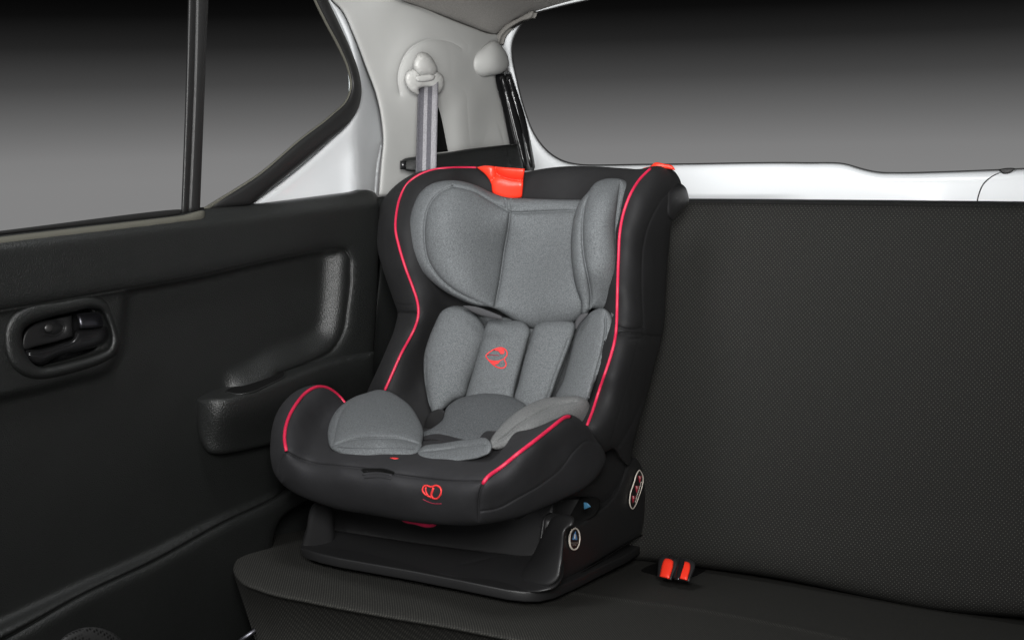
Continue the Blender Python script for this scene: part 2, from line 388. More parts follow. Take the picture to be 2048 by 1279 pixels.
def beltmat():
    m = mat('striped_webbing', (.2, .2, .2), .7, .3, bump=(1400, .6, .001)); t = m.node_tree; b = t.nodes['Principled BSDF']
    uv = t.nodes.new('ShaderNodeUVMap'); s = t.nodes.new('ShaderNodeSeparateXYZ'); t.links.new(uv.outputs[0], s.inputs[0])
    r_ = t.nodes.new('ShaderNodeValToRGB'); r_.color_ramp.interpolation = 'CONSTANT'; e = r_.color_ramp.elements
    d, l, w = (.085, .083, .095, 1), (.25, .245, .26, 1), (.14, .137, .15, 1)
    e[0].position = 0; e[0].color = w; e[1].position = .06; e[1].color = d
    for p_, c_ in ((.32, l), (.5, d), (.72, l), (.95, w)): k = e.new(p_); k.color = c_
    t.links.new(s.outputs[0], r_.inputs[0])
    n = t.nodes.new('ShaderNodeTexNoise'); n.inputs['Scale'].default_value = 700; tc = t.nodes.new('ShaderNodeTexCoord'); t.links.new(tc.outputs['Object'], n.inputs[0])
    mx = t.nodes.new('ShaderNodeMix'); mx.data_type = 'RGBA'; mx.blend_type = 'MULTIPLY'; mx.inputs[0].default_value = .8
    t.links.new(r_.outputs[0], mx.inputs[6]); r2 = t.nodes.new('ShaderNodeMapRange'); r2.inputs[1].default_value = .3; r2.inputs[2].default_value = .7; r2.inputs[3].default_value = .5; r2.inputs[4].default_value = 1.3
    t.links.new(n.outputs['Fac'], r2.inputs[0]); t.links.new(r2.outputs[0], mx.inputs[7]); t.links.new(mx.outputs[2], b.inputs['Base Color'])
    return m
M['belt'] = beltmat()

# ================================================================== SETTING
TILT = math.tan(math.radians(11)); Y0 = 1.503
CUSH = ((0, TILT, 1.), TILT * Y0)                                   # top plane of the bench cushion, falling towards the back
def cush(px, py, dz=0): return on_plane(px, py, CUSH[0], CUSH[1] + dz)
fl = add('floor', [(-1.6, .2, -.42), (1.4, .2, -.42), (1.4, 2.7, -.42), (-1.6, 2.7, -.42), (-1.6, .2, -.45), (1.4, .2, -.45), (1.4, 2.7, -.45), (-1.6, 2.7, -.45)],
         [(0, 1, 2, 3), (4, 7, 6, 5), (0, 4, 5, 1), (1, 5, 6, 2), (2, 6, 7, 3), (3, 7, 4, 0)], M['floor'], None, False)
fl['kind'] = 'structure'

# ------------------------------------------------------------------ car body: roof lining, pillar trim, white body flange
body = thing('car', 'white car whose black door trim, grey pillar and rear window surround the child seat', 'car', (-1.36, 2.2, -.4))
relief('body_panel', [(600, -90, 1), (690, -60, 1), (662, 0), (681, 19), (706, 69), (731, 134), (753, 194), (763, 244), (766, 281), (761, 328), (757, 391), (757, 430, 1), (430, 450, 1), (530, 388), (650, 290), (708, 226), (714, 165), (668, 20)],
       lambda x, y: -1.385 - .03 * sst((x - 700) / 60.), M['white'], body, 'x', puff=.014, r=14, back=(-.02, 0, 0), label='white painted body panel beside the quarter window',
       seams=[([(761, 292), (754, 330), (749, 385)], 1.6, .003)],
       bump=lambda x, y: .006 * sst((y - 270) / 60.) * np.exp(-((x - 715) / 22.) ** 2))
def pillar_d(x, y):
    f = tps([(662, 0, 1.84), (794, 0, 2.02), (731, 134, 1.93), (766, 281, 1.965), (757, 391, 1.96), (840, 60, 2.06), (850, 200, 2.08), (850, 391, 2.09), (940, 100, 2.22), (940, 200, 2.22), (900, 300, 2.16), (990, 70, 2.36), (1000, 200, 2.36), (1020, 300, 2.37), (1030, 391, 2.38)])
    b = np.exp(-(((x - 852) / 60.) ** 2 + ((y - 150) / 75.) ** 2) ** 2)
    return f(x, y) - .014 * np.exp(-((x - 925) / 30.) ** 2) * sst((y - 150) / 90.) - .012 * b
pil = relief('pillar_trim', [(640, -60, 1), (662, 0), (681, 19), (706, 69), (731, 134), (753, 194), (763, 244), (766, 281), (762, 328), (757, 392, 1), (1030, 395, 1), (1012, 292), (996, 213), (982, 153), (985, 110), (991, 69, 1), (969, 67), (938, 56), (881, 34), (838, 16), (794, 0), (700, -60, 1)],
       pillar_d, M['pillar'], body, 'y', puff=.012, r=7, seams=[([(800, 185), (796, 160), (802, 128), (819, 99), (845, 83), (872, 79), (900, 86), (918, 96)], 2.2, .003)], back=(0, .02, 0), label='warm grey moulded pillar trim')
relief('headliner', [(640, -120, 1), (700, -62), (794, -2), (838, 14), (881, 32), (938, 54), (969, 65), (993, 68), (1004, 58), (1030, 40), (1065, 26), (1110, 14), (1182, -2), (1330, -50), (1500, -120, 1)],
       tps([(794, 0, 2.0), (880, 33, 2.16), (991, 69, 2.36), (1060, 28, 2.42), (1178, 0, 2.46), (900, -20, 2.05), (1000, 10, 2.25), (1000, -120, 1.75), (1400, -120, 2.2), (650, -120, 1.6)]),
       M['headl'], body, 'y', puff=.015, r=8, back=(0, .03, .02), label='grey felt roof lining')
relief('roof_edge_trim', [(990, 84), (996, 66), (1006, 54), (1034, 38), (1066, 24), (1064, 34), (1040, 44), (1018, 58), (1004, 72), (996, 90)], 2.365, M['headl_dark'], body, 'y', puff=.01, r=8, back=(0, .02, 0))
relief('hinge_cover', [(989, 82), (1004, 94), (1016, 115), (1017, 134), (1006, 145), (985, 151), (962, 155), (948, 146), (944, 128), (950, 108), (968, 92)],
       lambda x, y: pillar_d(x, y) + .004 - .05 * sst((x - 945) / 60.), M['pillar'], body, 'y', puff=.05, r=26, thick=.03, label='rounded grey cover bulging from the top of the pillar')
relief('belt_slot_shade', [(873, 206, 1), (879, 222), (896, 303, 1), (868, 306, 1), (866, 220)], lambda x, y: val(pil, x, y) - .003, M['slot'], body, 'y', puff=.002, r=3, thick=.004)  # dark sheet in front of the trim, painted shade instead of a hole
relief('belt_slot_shade', [(834, 186, 1), (842, 186, 1), (842, 250, 1), (838, 214)], lambda x, y: val(pil, x, y) - .004, M['slot'], body, 'y', puff=.002, r=3, thick=.004)  # second dark sheet, same painted shade left of the belt
relief('parcel_bracket', [(803, 322), (808, 318), (870, 309), (940, 298), (1012, 290, 1), (1026, 345, 1), (950, 360, 1), (860, 346), (812, 342), (804, 338)], tps([(803, 330, 1.985), (860, 330, 2.03), (925, 320, 2.12), (1012, 300, 2.28), (1020, 350, 2.28)]), M['trim'], body, 'y', puff=.012, r=5, back=(0, .05, 0), label='black bracket below the grey trim')
tube('bracket_end', on(np.array([806, 806.]), np.array([322, 339.]), np.array([1.975, 1.975])), .006, M['gloss'], body)
relief('lower_side_trim', [(748, 395, 1), (835, 395, 1), (845, 560), (800, 680), (790, 800, 1), (700, 900, 1), (735, 760), (745, 650), (757, 540), (757, 450)], tps([(750, 400, 1.95), (830, 400, 2.08), (740, 780, 1.98), (800, 780, 2.1)]), M['trim_low'], body, 'y', puff=.02, r=14, back=(0, .03, 0), label='black side trim between the door and the bench')
relief('hinge_stay', [(981, 153, 1), (996, 146), (1010, 144, 1), (1024, 188), (1040, 240), (1062, 342, 1), (1033, 342, 1), (1010, 285), (996, 215)], tps([(990, 150, 2.36), (1010, 150, 2.40), (1015, 340, 2.38), (1061, 340, 2.43)]),
       M['gloss'], body, 'y', puff=.02, r=8, seams=[([(1003, 160), (1018, 225), (1046, 340)], 3, .006)], back=(0, .03, 0), label='glossy black vertical hinge trim')

def solid(name, lo, hi, m, parent, label=None):
    c = [(lo[0] + hi[0]) / 2, (lo[1] + hi[1]) / 2, (lo[2] + hi[2]) / 2]; return box(name, c, [hi[i] - lo[i] for i in range(3)], m, parent, None, .004, label)
solid('inner_side_panel', (-1.50, .3, -.41), (-1.43, 2.52, .50), M['trim_low'], body)
solid('rear_inner_panel', (-1.42, 2.52, -.41), (1.0, 2.56, .45), M['trim_low'], body)
# ------------------------------------------------------------------ tailgate
GL = [(1400, -80, 1), (1178, 0), (1110, 16), (1063, 31), (1037, 57), (1024, 89), (1024, 115), (1032, 156), (1048, 219), (1069, 271), (1100, 308), (1131, 325), (1157, 330), (1293, 330), (1606, 327), (1694, 330), (1720, 338), (1757, 346), (1793, 347), (1971, 342), (2060, 338), (2300, 325, 1)]
WD = tps([(1010, 100, 2.42), (1050, 250, 2.46), (1060, 400, 2.46), (1300, 370, 2.47), (1700, 370, 2.47), (2300, 370, 2.47), (2300, 500, 2.44), (1100, 500, 2.44)])
gw = relief('tailgate', GL + [(2300, 520, 1), (1040, 520, 1), (1063, 345), (1046, 250), (1026, 170), (1012, 128), (1000, 95), (992, 84), (1000, 64), (1030, 42), (1066, 24), (1110, 8), (1180, -14), (1390, -95, 1)],
            WD, M['white'], body, 'y', puff=.022, r=12, thick=.02, label='white painted tailgate frame round the wide rear window',
            bump=lambda x, y: -.012 * sst((y - 392) / 8.) * (x > 1100) * (1 - sst((x - 1500) / 120.)))
gate = gw.obj
tube('gate_seal', path_on(gw, [(p[0], p[1]) for p in GL[1:-1]], .0005, 8), .0022, M['rubber'], gate)
tube('gate_joint', path_on(gw, [(2024, 340), (1990, 350), (1967, 368), (1956, 395), (1953, 440)], .0), .0013, M['rubber'], gate)
relief('seal_corner', [(1998, 341), (2030, 338), (2016, 348), (2006, 348)], lambda x, y: WD(x, y) - .02, M['rubber'], gate, 'y', puff=.002, r=4, thick=.004)
relief('window_pane', [(1400, -90, 1), (1178, -4), (1063, 27), (1020, 89), (1020, 115), (1044, 219), (1065, 271), (1100, 312), (1157, 334), (1694, 334), (1757, 350), (1971, 346), (2300, 330, 1), (2300, -90, 1)], 2.495, M['glass'], gate, 'y', puff=0, r=5, back=(0, .004, 0), step=60, rings=(), label='clear rear window glass')

# ------------------------------------------------------------------ rear door
HANDLE = [(44, 676), (46, 663), (58, 650), (80, 641), (138, 626), (190, 617.5), (203, 622), (212, 640), (220, 662), (222, 680), (216, 697), (200, 706), (100, 733), (80, 735), (66, 727), (52, 708)]
def hole_sc(P, k):
    c = np.array(P, float).mean(0); return [tuple(c + (np.array(p) - c) * k) for p in P]
T_TOP = [(-250, 662), (0, 621), (200, 587), (400, 552), (560, 516), (640, 501), (668, 498), (760, 480)]
T_RIGHT = [(712, 480), (700, 520), (696, 580), (690, 640), (676, 686), (640, 716), (560, 748), (520, 772), (480, 792), (456, 815), (452, 845), (464, 866), (490, 872), (560, 850), (760, 790), (1000, 740)]
def door_d(x, y):
    d = np.full(len(x), -1.335)
    # top roll
    d += -.02 * (1 - sst(sd(x, y, [(-250, 500), (0, 467), (363, 426), (500, 411), (760, 381)]) / 34.))
    a = sst(sd(x, y, T_TOP) / 10.); b = sst(sd(x, y, T_RIGHT) / (20 + 40 * sst((800 - y) / 60.)))
    under = sst(sd(x, y, [(-250, 1010), (0, 960), (391, 860), (470, 830), (700, 740)]) / 60.)
    d += -.030 * a * b
    # raised plate round the handle
    pl = sst(-sd(x, y, [(262, 560), (252, 640), (246, 700), (228, 738), (150, 770), (0, 806), (-200, 850)]) / -16.) if False else None
    q = sd(x, y, [(266, 540), (254, 640), (246, 705), (222, 744), (140, 772), (0, 806), (-250, 860)])
    d += .018 * sst(q / 16.) * a
    # lower ledge then kick panel
    led = [(-300, 1370), (14, 1230), (164, 1160), (308, 1096), (444, 1028), (533, 990), (760, 880)]
    l = sd(x, y, led)
    wl = 12 + 24 * np.clip((560 - x) / 560., 0, 1.5); d += .0011 * wl * sst(l / wl)
    return d
dp = relief('door', [(-250, 499, 1), (0, 468), (200, 445), (363, 426), (410, 418), (500, 411), (600, 399), (700, 386), (738, 381), (752, 388), (757, 405), (757, 520), (752, 640), (748, 700), (745, 780), (735, 900), (640, 985), (560, 1040), (540, 1120), (520, 1300), (520, 1500, 1), (-250, 1500, 1)],
            door_d, M['trim'], body, 'x', puff=.012, r=8, step=9, back=(-.03, 0, 0), holes=[hole_sc(HANDLE, 1.04)],
            seams=[(T_TOP[:-1] + [(688, 500), (699, 515), (701, 545), (694, 620), (687, 662), (664, 700), (620, 724), (560, 748)], 2.6, .004),
                   ([(-200, 1376), (20, 1270), (164, 1189), (308, 1121), (444, 1046), (560, 987), (578, 966)], 2.2, .007)], label='rear door with black grained trim and two windows')
door = dp.obj
bz = relief('handle_bezel', [(7, 683), (9, 655), (22, 630), (48, 614), (120, 600), (190, 592), (211, 601), (225, 628), (236, 662), (240, 690), (231, 711), (208, 726), (90, 759), (66, 759), (42, 750), (22, 733), (10, 707)],
            lambda x, y: np.full(len(x), -1.346), M['trim'], door, 'x', puff=.022, r=8, holes=[HANDLE], thick=.02, bstep=3, label='rounded bezel round the door handle')
cup = relief('handle_cup', hole_sc(HANDLE, 1.1), -1.35, M['gloss'], door, 'x', puff=-.035, r=12, back=(-.01, 0, 0))
relief('lock_plate', [(48, 668), (69, 647), (110, 637), (144, 630, 1), (146, 673, 1), (110, 684), (69, 694), (48, 700)], -1.362, M['seatplast'], door, 'x', puff=.004, r=5, thick=.01,
       seams=[([(92, 668), (110, 670), (124, 662), (127, 652), (116, 644)], 2, .003)])
relief('screw', [(97 + 8.5 * math.cos(a), 656 + 8.5 * math.sin(a)) for a in np.arange(0, 6.28, .52)], -1.356, M['screw'], door, 'x', puff=.004, r=5, thick=.004,
       bstep=2)
relief('handle_lever', [(48, 704), (83, 697), (120, 686), (146, 675), (150, 661), (175, 657), (200, 654), (214, 652), (219, 668), (214, 684), (189, 695), (120, 712), (72, 730), (55, 719)], -1.361, M['gloss'], door, 'x', puff=.020, r=10, thick=.01, label='satin black pull lever')
relief('lock_knob', [(153, 628, 1), (172, 626), (189, 624), (204, 627, 1), (206, 652, 1), (193, 655), (160, 657, 1)], tps([(155, 640, -1.345), (203, 640, -1.352), (180, 655, -1.345)]), M['metal'], door, 'x', puff=.012, r=8, thick=.006,
       label='grey satin lock knob')
ARM = [(391, 799, 1), (407, 789), (482, 761), (547, 735), (613, 717), (683, 704), (748, 698, 1), (748, 850, 1), (650, 872), (543, 888), (473, 903), (438, 908), (416, 904), (403, 886), (394, 844)]
def arm_d(x, y):
    t = sd(x, y, [(340, 806), (391, 802), (420, 803), (464, 800), (504, 789), (569, 765), (657, 730), (760, 705)])      # below the front edge
    top, _ = ldist(x, y, [(391, 799), (407, 789), (482, 761), (547, 735), (613, 717), (683, 704), (748, 698)])
    end = .058 * np.tanh(1.7 * np.clip(x - 392, 0, 999) / 72.)
    rise = end * np.where(t < 0, sst(top / np.maximum(top + np.maximum(-t, 0), 1)), 1)
    return -1.357 + rise - .022 * sst((t - 12) / 95.) * (end / .058)
relief('armrest', ARM, arm_d, M['trim'], door, 'x', puff=.008, r=6, thick=.02, label='rounded black armrest with pull slot')
relief('pull_slot_shade', [(451, 783), (480, 768), (547, 744), (572, 744), (571, 751), (540, 768), (504, 784), (470, 788)], lambda x, y: arm_d(x, y) + .0085, M['slot'], door, 'x', puff=.001, r=5, thick=.002)  # dark patch on the armrest face, paints the shade of the grip recess
tube('slot_rim', on(*(lambda L: (L[:, 0], L[:, 1], arm_d(L[:, 0], L[:, 1]) + .0095, 'x'))(spline([(451, 783), (470, 788), (504, 784), (540, 768), (571, 751), (572, 744), (547, 742)], False, 5))), .0011, M['trim'], door)
# window surround
relief('belt_strip', [(-250, 492, 1), (0, 462), (363, 420), (363, 428), (0, 470), (-250, 500, 1)], -1.348, M['rubber'], door, 'x', puff=.004, r=3, thick=.01, rings=(1.5,))
relief('sill_strip', [(-250, 506, 1), (0, 474), (363, 431), (410, 424), (410, 438), (363, 450), (0, 499), (-250, 534, 1)], -1.341, M['olive'], door, 'x', puff=.012, r=10, thick=.01, rings=(1.5, 4), label='olive tinted window sill strip')
relief('division_bar', [(378, -80, 1), (421, -80, 1), (417, 0), (408, 220), (400, 424, 1), (362, 430, 1), (370, 220), (376, 0)], -1.352, M['rubber'], door, 'x', puff=.010, r=8, thick=.02,
       seams=[([(393, -80), (390, 100), (383, 300), (377, 428)], 3, .003)], label='black upright bar between the two door windows')
relief('window_seal', [(600, -80, 1), (625, -80, 1), (656, 0), (678, 47), (703, 103), (719, 150), (723, 188), (716, 219), (700, 244), (663, 278), (600, 331), (500, 411, 1), (410, 420, 1), (430, 406), (520, 348), (600, 280), (663, 231), (694, 200), (702, 175), (697, 141), (678, 94), (653, 47), (630, 0)],
       -1.362, M['rubber'], door, 'x', puff=.016, r=12, thick=.02, label='thick black rubber seal round the quarter window')
tube('seal_lip', on(*(lambda L: (L[:, 0], L[:, 1], np.full(len(L), -1.358), 'x'))(spline([(600, -70), (630, 0), (653, 47), (678, 94), (698, 141), (703, 176), (695, 201), (664, 232), (601, 281), (522, 348), (432, 405), (410, 419)], False, 6))), .0032, M['olive'], door, label='olive inner lip of the seal')
for nm, P, lb in (('front_window_pane', [(-250, -90, 1), (378, -90, 1), (378, 0), (364, 432, 1), (-250, 505, 1)], 'large clear drop glass'), ('quarter_window_pane', [(415, -90, 1), (610, -90, 1), (650, 20), (700, 130), (708, 180), (690, 215), (600, 290), (500, 370), (405, 428, 1)], 'small clear quarter glass')):
    relief('window_pane', P, -1.368, M['glass'], door, 'x', puff=0, r=5, back=(-.004, 0, 0), step=60, rings=(), label=lb)
# speaker grille low on the door
def circ(cx, cy, rx, ry, n=28, rot=0):
    return [(cx + rx * math.cos(a) * math.cos(rot) - ry * math.sin(a) * math.sin(rot), cy + rx * math.cos(a) * math.sin(rot) + ry * math.sin(a) * math.cos(rot)) for a in np.linspace(0, 2 * math.pi, n, False)]
def grille_mat():
    m = mat('perforated_speaker_plastic', (.012, .012, .012), .5, .4); t = m.node_tree; b = t.nodes['Principled BSDF']
    tc = t.nodes.new('ShaderNodeTexCoord'); v = t.nodes.new('ShaderNodeTexVoronoi'); v.inputs['Scale'].default_value = 170; v.inputs['Randomness'].default_value = 0.15
    t.links.new(tc.outputs['Object'], v.inputs['Vector']); mrn = t.nodes.new('ShaderNodeMapRange'); mrn.inputs[1].default_value = .2; mrn.inputs[2].default_value = .5
    t.links.new(v.outputs['Distance'], mrn.inputs[0]); mx = t.nodes.new('ShaderNodeMix'); mx.data_type = 'RGBA'; mx.inputs[6].default_value = (.001, .001, .001, 1); mx.inputs[7].default_value = (.03, .03, .03, 1)
    t.links.new(mrn.outputs[0], mx.inputs[0]); t.links.new(mx.outputs[2], b.inputs['Base Color']); return m
relief('speaker_grille', circ(182, 1345, 88, 92), lambda x, y: val(dp, x, y) + .002, grille_mat(), door, 'x', puff=.012, r=18, thick=.01, label='round perforated speaker grille')

# ------------------------------------------------------------------ rear bench
bench = thing('bench_seat', 'black dotted fabric rear bench seat across the car', 'bench seat', (-.6, 1.7, -.3))
BK = np.array([0, 1, -.30]); BKd = 2.005 + .095 * .30
def backy(x, y): return on_plane(x, y, BK, BKd)[:, 1]
bs = relief('backrest', [(790, 404, 1), (1380, 405), (1600, 407), (2048, 412), (2350, 416, 1), (2350, 1262, 1), (2048, 1236), (1850, 1218), (1750, 1198), (1550, 1156), (1400, 1135), (1285, 1122), (1100, 1130), (790, 1080, 1), (775, 900), (770, 600)],
            backy, M['dots'], bench, 'y', puff=.035, r=26, step=14, back=(0, .1, .0), label='upright dotted fabric backrest',
            bump=lambda x, y: .012 * sst((y - 1020) / 90.) - .006 * np.exp(-((x - 1700) / 500.) ** 2))
def cushz(x, y): return cush(x, y, -.019)[:, 2]
CO = [(466, 1140), (474, 1116), (500, 1088), (540, 1068), (590, 1058), (700, 1052), (800, 1045), (1285, 1085, 1), (1450, 1100), (1900, 1150), (2400, 1205, 1), (2400, 1480, 1), (1500, 1372), (1150, 1308), (1000, 1279), (900, 1259), (750, 1233), (620, 1208), (520, 1184), (480, 1165)]
cs = relief('cushion', CO, cushz, M['ribs'], bench, 'z', puff=.022, r=24, step=9, back=(0, .06, -.2), label='flat ribbed fabric seat cushion', 
            seams=[([(1130, 1180), (1240, 1196), (1400, 1217), (1500, 1235), (1640, 1264), (1800, 1300), (2000, 1350)], 4, -.0035)],
            bump=lambda x, y: -.010 * sst(-sd(x, y, [(1000, 1160), (1130, 1180), (1240, 1196), (1400, 1217), (1500, 1235), (1640, 1264), (1800, 1300), (2100, 1380)]) / 60.) * sst((x - 1100) / 150.))
add('cushion_base', np.array([(x, y, z) for z in (-.41, -.17) for x, y in ((-1.2, 1.42), (.6, 1.42), (.6, 2.0), (-1.2, 2.0))]), [(0, 3, 2, 1), (4, 5, 6, 7), (0, 1, 5, 4), (1, 2, 6, 5), (2, 3, 7, 6), (3, 0, 4, 7)], M['floor'], bench, False)

# seat belt buckles between cushion and backrest
pocket = relief('buckle_pocket_shade', [(1282, 1140), (1302, 1129), (1340, 1122), (1390, 1125), (1412, 1138), (1396, 1149), (1368, 1157), (1340, 1158), (1310, 1150)], lambda x, y: val(cs, x, y) + .001, M['slot'], bench, 'z', puff=.001, r=4, thick=.004)  # flat dark patch on the cushion, paints the shade of the buckle recess
def buckle(name, label, cxt, cyt, cxb, cyb, w, hole_side):
    g = thing(name, label, 'buckle', tuple(on(np.array([cxb]), np.array([cyb]), np.array([1.80]))[0]), 'red seat belt buckles')
    d = np.array([cxb - cxt, cyb - cyt], float); L = np.linalg.norm(d); d /= L; n_ = np.array([d[1], -d[0]])
    def q(a, b): return tuple(np.array([cxt, cyt]) + d * a * L + n_ * b)
    yy = tps([(cxt, cyt, 1.835), (cxb, cyb, 1.80), (cxt + 20, cyt, 1.835)])
    relief('housing', [(*q(-.12, w * .75),), q(-.22, 0), q(-.12, -w * .75), (*q(1.05, -w * .72), 1), (*q(1.05, w * .72), 1)], lambda x, y: yy(x, y) + .006, M['seatplast'], g, 'y', puff=.006, r=5, thick=.012, bstep=3)
    bx = [q(0.0, w * .42), q(-.06, 0), q(0.0, -w * .42), q(.2, -w * .52), (*q(1., -w * .5), 1), (*q(1., w * .5), 1), q(.2, w * .52)]
    relief('release_button', bx, yy, M['red'], g, 'y', puff=.007, r=5, thick=.008, bstep=3, rings=(1, 2.4, 4), label='bright red release button')
    s = hole_side
    relief('side_wing', [(*q(-.28, s * w * 1.05),), (*q(-.22, s * w * 1.4),), (*q(.95, s * w * 1.45), 1), (*q(.98, s * w * .95), 1)], lambda x, y: yy(x, y) - .001, M['gloss'], g, 'y', puff=.006, r=4, thick=.012, bstep=3)
    return g
buckle('belt_buckle', 'red buttoned belt buckle nearest the child seat base', 1338, 1119, 1329, 1155, 21, 1)
buckle('belt_buckle', 'red buttoned belt buckle farther from the child seat base', 1370, 1124, 1363, 1158, 24, -1)

# ------------------------------------------------------------------ seat belt on the pillar
sb = thing('seat_belt', 'grey striped seat belt hanging from a light grey anchor on the pillar', 'seat belt', tuple(on(np.array([850.]), np.array([345.]), np.array([2.03]))[0]))
ring_ = relief('guide_ring', [(809, 158), (814, 144), (828, 138), (850, 140), (875, 144), (886, 153), (888, 170), (882, 183), (872, 189), (866, 178), (838, 180), (840, 190), (824, 185), (814, 174)], lambda x, y: val(pil, x, y) - .035, M['beige'], sb, 'y', puff=.016, r=9, thick=.01, bstep=3, label='light grey plastic belt guide')
relief('guide_bar', [(831, 154), (838, 152), (866, 150), (870, 153), (868, 159), (838, 164), (833, 162)], lambda x, y: val(pil, x, y) - .056, M['beige'], sb, 'y', puff=.006, r=4, thick=.006, bstep=3)
relief('anchor_cover', [(838, 106), (848, 105), (858, 110), (869, 124), (875, 141), (871, 149), (855, 152), (838, 152), (831, 144), (826, 136), (826, 128), (831, 114)], lambda x, y: val(pil, x, y) - .045, M['beige'], sb, 'y', puff=.028, r=14, thick=.02, bstep=3, label='light grey anchor bolt cover')
nb = 30; Vb = []; Fb = []; tt = np.linspace(0, 1, nb)
for i, t_ in enumerate(tt):
    yy_ = 163 + (380 - 163) * t_; xl = 836.5 - 6 * t_ ** .8; xr = 876 - 4.5 * t_; dep = 2.008 - .075 * t_ - .004 * math.sin(t_ * 6) + (.02 * (1 - t_ * 8) if t_ < .125 else 0)
    for k in range(5):
        Vb.append(on(np.array([xl + (xr - xl) * k / 4]), np.array([yy_ - 2 * k / 4]), np.array([dep + .012 * k / 4]))[0])
Vb = np.array(Vb); nV = len(Vb); Vb = np.vstack([Vb, Vb + np.array([0, .0015, 0])])
for i in range(nb - 1):
    for k in range(4):
        a = i * 5 + k; Fb.append((a, a + 1, a + 6, a + 5)); Fb.append((a + nV, a + 5 + nV, a + 6 + nV, a + 1 + nV))
    a = i * 5; Fb.append((a, a + 5, a + 5 + nV, a + nV)); a += 4; Fb.append((a + 5, a, a + nV, a + 5 + nV))
wb = add('webbing', Vb, Fb, M['belt'], sb, True, 'grey webbing with pale stripes')
uvl = wb.data.uv_layers.new(name='UVMap')
for lp in wb.data.loops: uvl.data[lp.index].uv = ((lp.vertex_index % nV % 5) / 4, (lp.vertex_index % nV // 5) / nb)

# seat rail on the floor, only its end shows
tube('seat_rail', [on(466., 1292., 1.36, 'y'), on(488., 1276., 1.37, 'y'), on(512., 1258., 1.38, 'y')], .004, M['metal'], bench, label='bright end of the bench hinge rail')

# ================================================================== CHILD SEAT
cseat = thing('child_seat', 'black and grey child car seat with red piping strapped on the bench', 'child seat', (-1.03, 1.72, -.04))
# ---- base: plinth, side walls, crossmember
def sidex(y): return -.80 - .07 * (y - 1.5)
def side_pt(px, py, off=0): return on_plane(np.atleast_1d(px), np.atleast_1d(py), (1, .07, 0), -.80 + .07 * 1.5 + off)
foot = [(603, 1112), (612, 1121), (640, 1130), (679, 1139), (823, 1165), (918, 1184), (1014, 1204), (1050, 1208), (1080, 1208), (1110, 1201), (1158, 1179), (1205, 1154), (1253, 1130), (1284, 1110)]
fp = cush(np.array([p[0] for p in foot], float), np.array([p[1] for p in foot], float), .0)
fp = list(fp); b0 = fp[0]; e0 = fp[-1]
fp = fp + [np.array([e0[0] - .02, e0[1] + .02, 0]), np.array([b0[0] + .02, e0[1] + .02, 0]), np.array([b0[0], e0[1] - .05, 0])]
fp = [np.array([p[0], p[1], -TILT * (p[1] - Y0) + .003]) for p in fp]
cx_, cy_ = np.mean([p[0] for p in fp]), np.mean([p[1] for p in fp])
base = prism('base', fp, (0, 0, .0165), M['seatplast'], cseat, .003, 3, label='black plastic base of the child seat')
plinth = relief('plinth', [(603, 1100), (606, 1078), (614, 1056), (660, 1060), (880, 1092), (1000, 1106), (1062, 1110), (1100, 1095), (1125, 1120), (1124, 1158), (1112, 1174), (1086, 1183), (1014, 1178), (918, 1159), (823, 1140), (679, 1113), (612, 1104)],
                tps([(603, 1100, 1.503), (823, 1140, 1.503), (1014, 1178, 1.503), (1112, 1174, 1.507), (1062, 1112, 1.60), (880, 1094, 1.60), (660, 1062, 1.60), (900, 1128, 1.535), (1090, 1140, 1.53)]), M['seatplast'], base, 'y', puff=.008, r=5, thick=.05,
                seams=[([(925, 1128), (965, 1119), (1002, 1110), (1040, 1103)], 3, .002)])
# right wall with front post
RW = [(1100, 1176, 1), (1112, 1172, 1), (1284, 1068, 1), (1290, 1023), (1288, 966), (1281, 930), (1270, 915), (1262, 918), (1252, 936), (1238, 972), (1222, 998), (1200, 1018), (1176, 1034), (1158, 1046), (1150, 1046), (1146, 1036), (1138, 1030), (1130, 1032), (1122, 1040), (1118, 1060), (1112, 1100), (1104, 1140)]
def rwx(x, y): return on_plane(x, y, (1, .07, 0), -.80 + .07 * 1.5 - .006)[:, 0]
rw = relief('side_wall', RW, rwx, M['seatplast'], base, 'x', puff=.008, r=7, back=(-.03, 0, 0), bstep=3, label='curved black side wall with stickers')
# front post: slopes down onto the plinth
relief('front_post', [(1121, 1028), (1136, 1029), (1148, 1036), (1146, 1050), (1134, 1058), (1128, 1090), (1124, 1130), (1116, 1160), (1098, 1172), (1066, 1168), (1040, 1158), (1046, 1140), (1062, 1116), (1078, 1084), (1094, 1052), (1106, 1034)],
       tps([(1121, 1028, 1.57), (1148, 1036, 1.56), (1134, 1058, 1.545), (1124, 1120, 1.515), (1116, 1160, 1.505), (1066, 1168, 1.508), (1040, 1158, 1.53), (1062, 1116, 1.565), (1094, 1052, 1.575), (1095, 1120, 1.527)]), M['seatplast'], base, 'y', puff=.012, r=8, thick=.05, bstep=3, label='sloping black front post of the base')
relief('front_post', [(631, 1005), (660, 1004), (668, 1050), (660, 1118), (625, 1118), (606, 1104), (612, 1060)], tps([(640, 1005, 1.60), (660, 1118, 1.54), (606, 1104, 1.51)]), M['seatplast'], base, 'y', puff=.012, r=9, thick=.03)
relief('crossmember', [(650, 1000, 1), (1110, 1000, 1), (1098, 1080), (1062, 1118), (1000, 1112), (880, 1098), (760, 1080), (660, 1062, 1)], tps([(660, 1000, 1.68), (1100, 1000, 1.66), (1060, 1118, 1.62), (660, 1070, 1.62)]), M['seatplast'], base, 'y', puff=.01, r=10, back=(0, .15, 0))
relief('side_wall', [(612, 1060), (640, 1000), (700, 960), (720, 1050), (680, 1110), (620, 1104)], tps([(640, 1000, 1.7), (700, 960, 1.75), (640, 1104, 1.62)]), M['seatplast'], base, 'y', puff=.01, r=10, thick=.03)
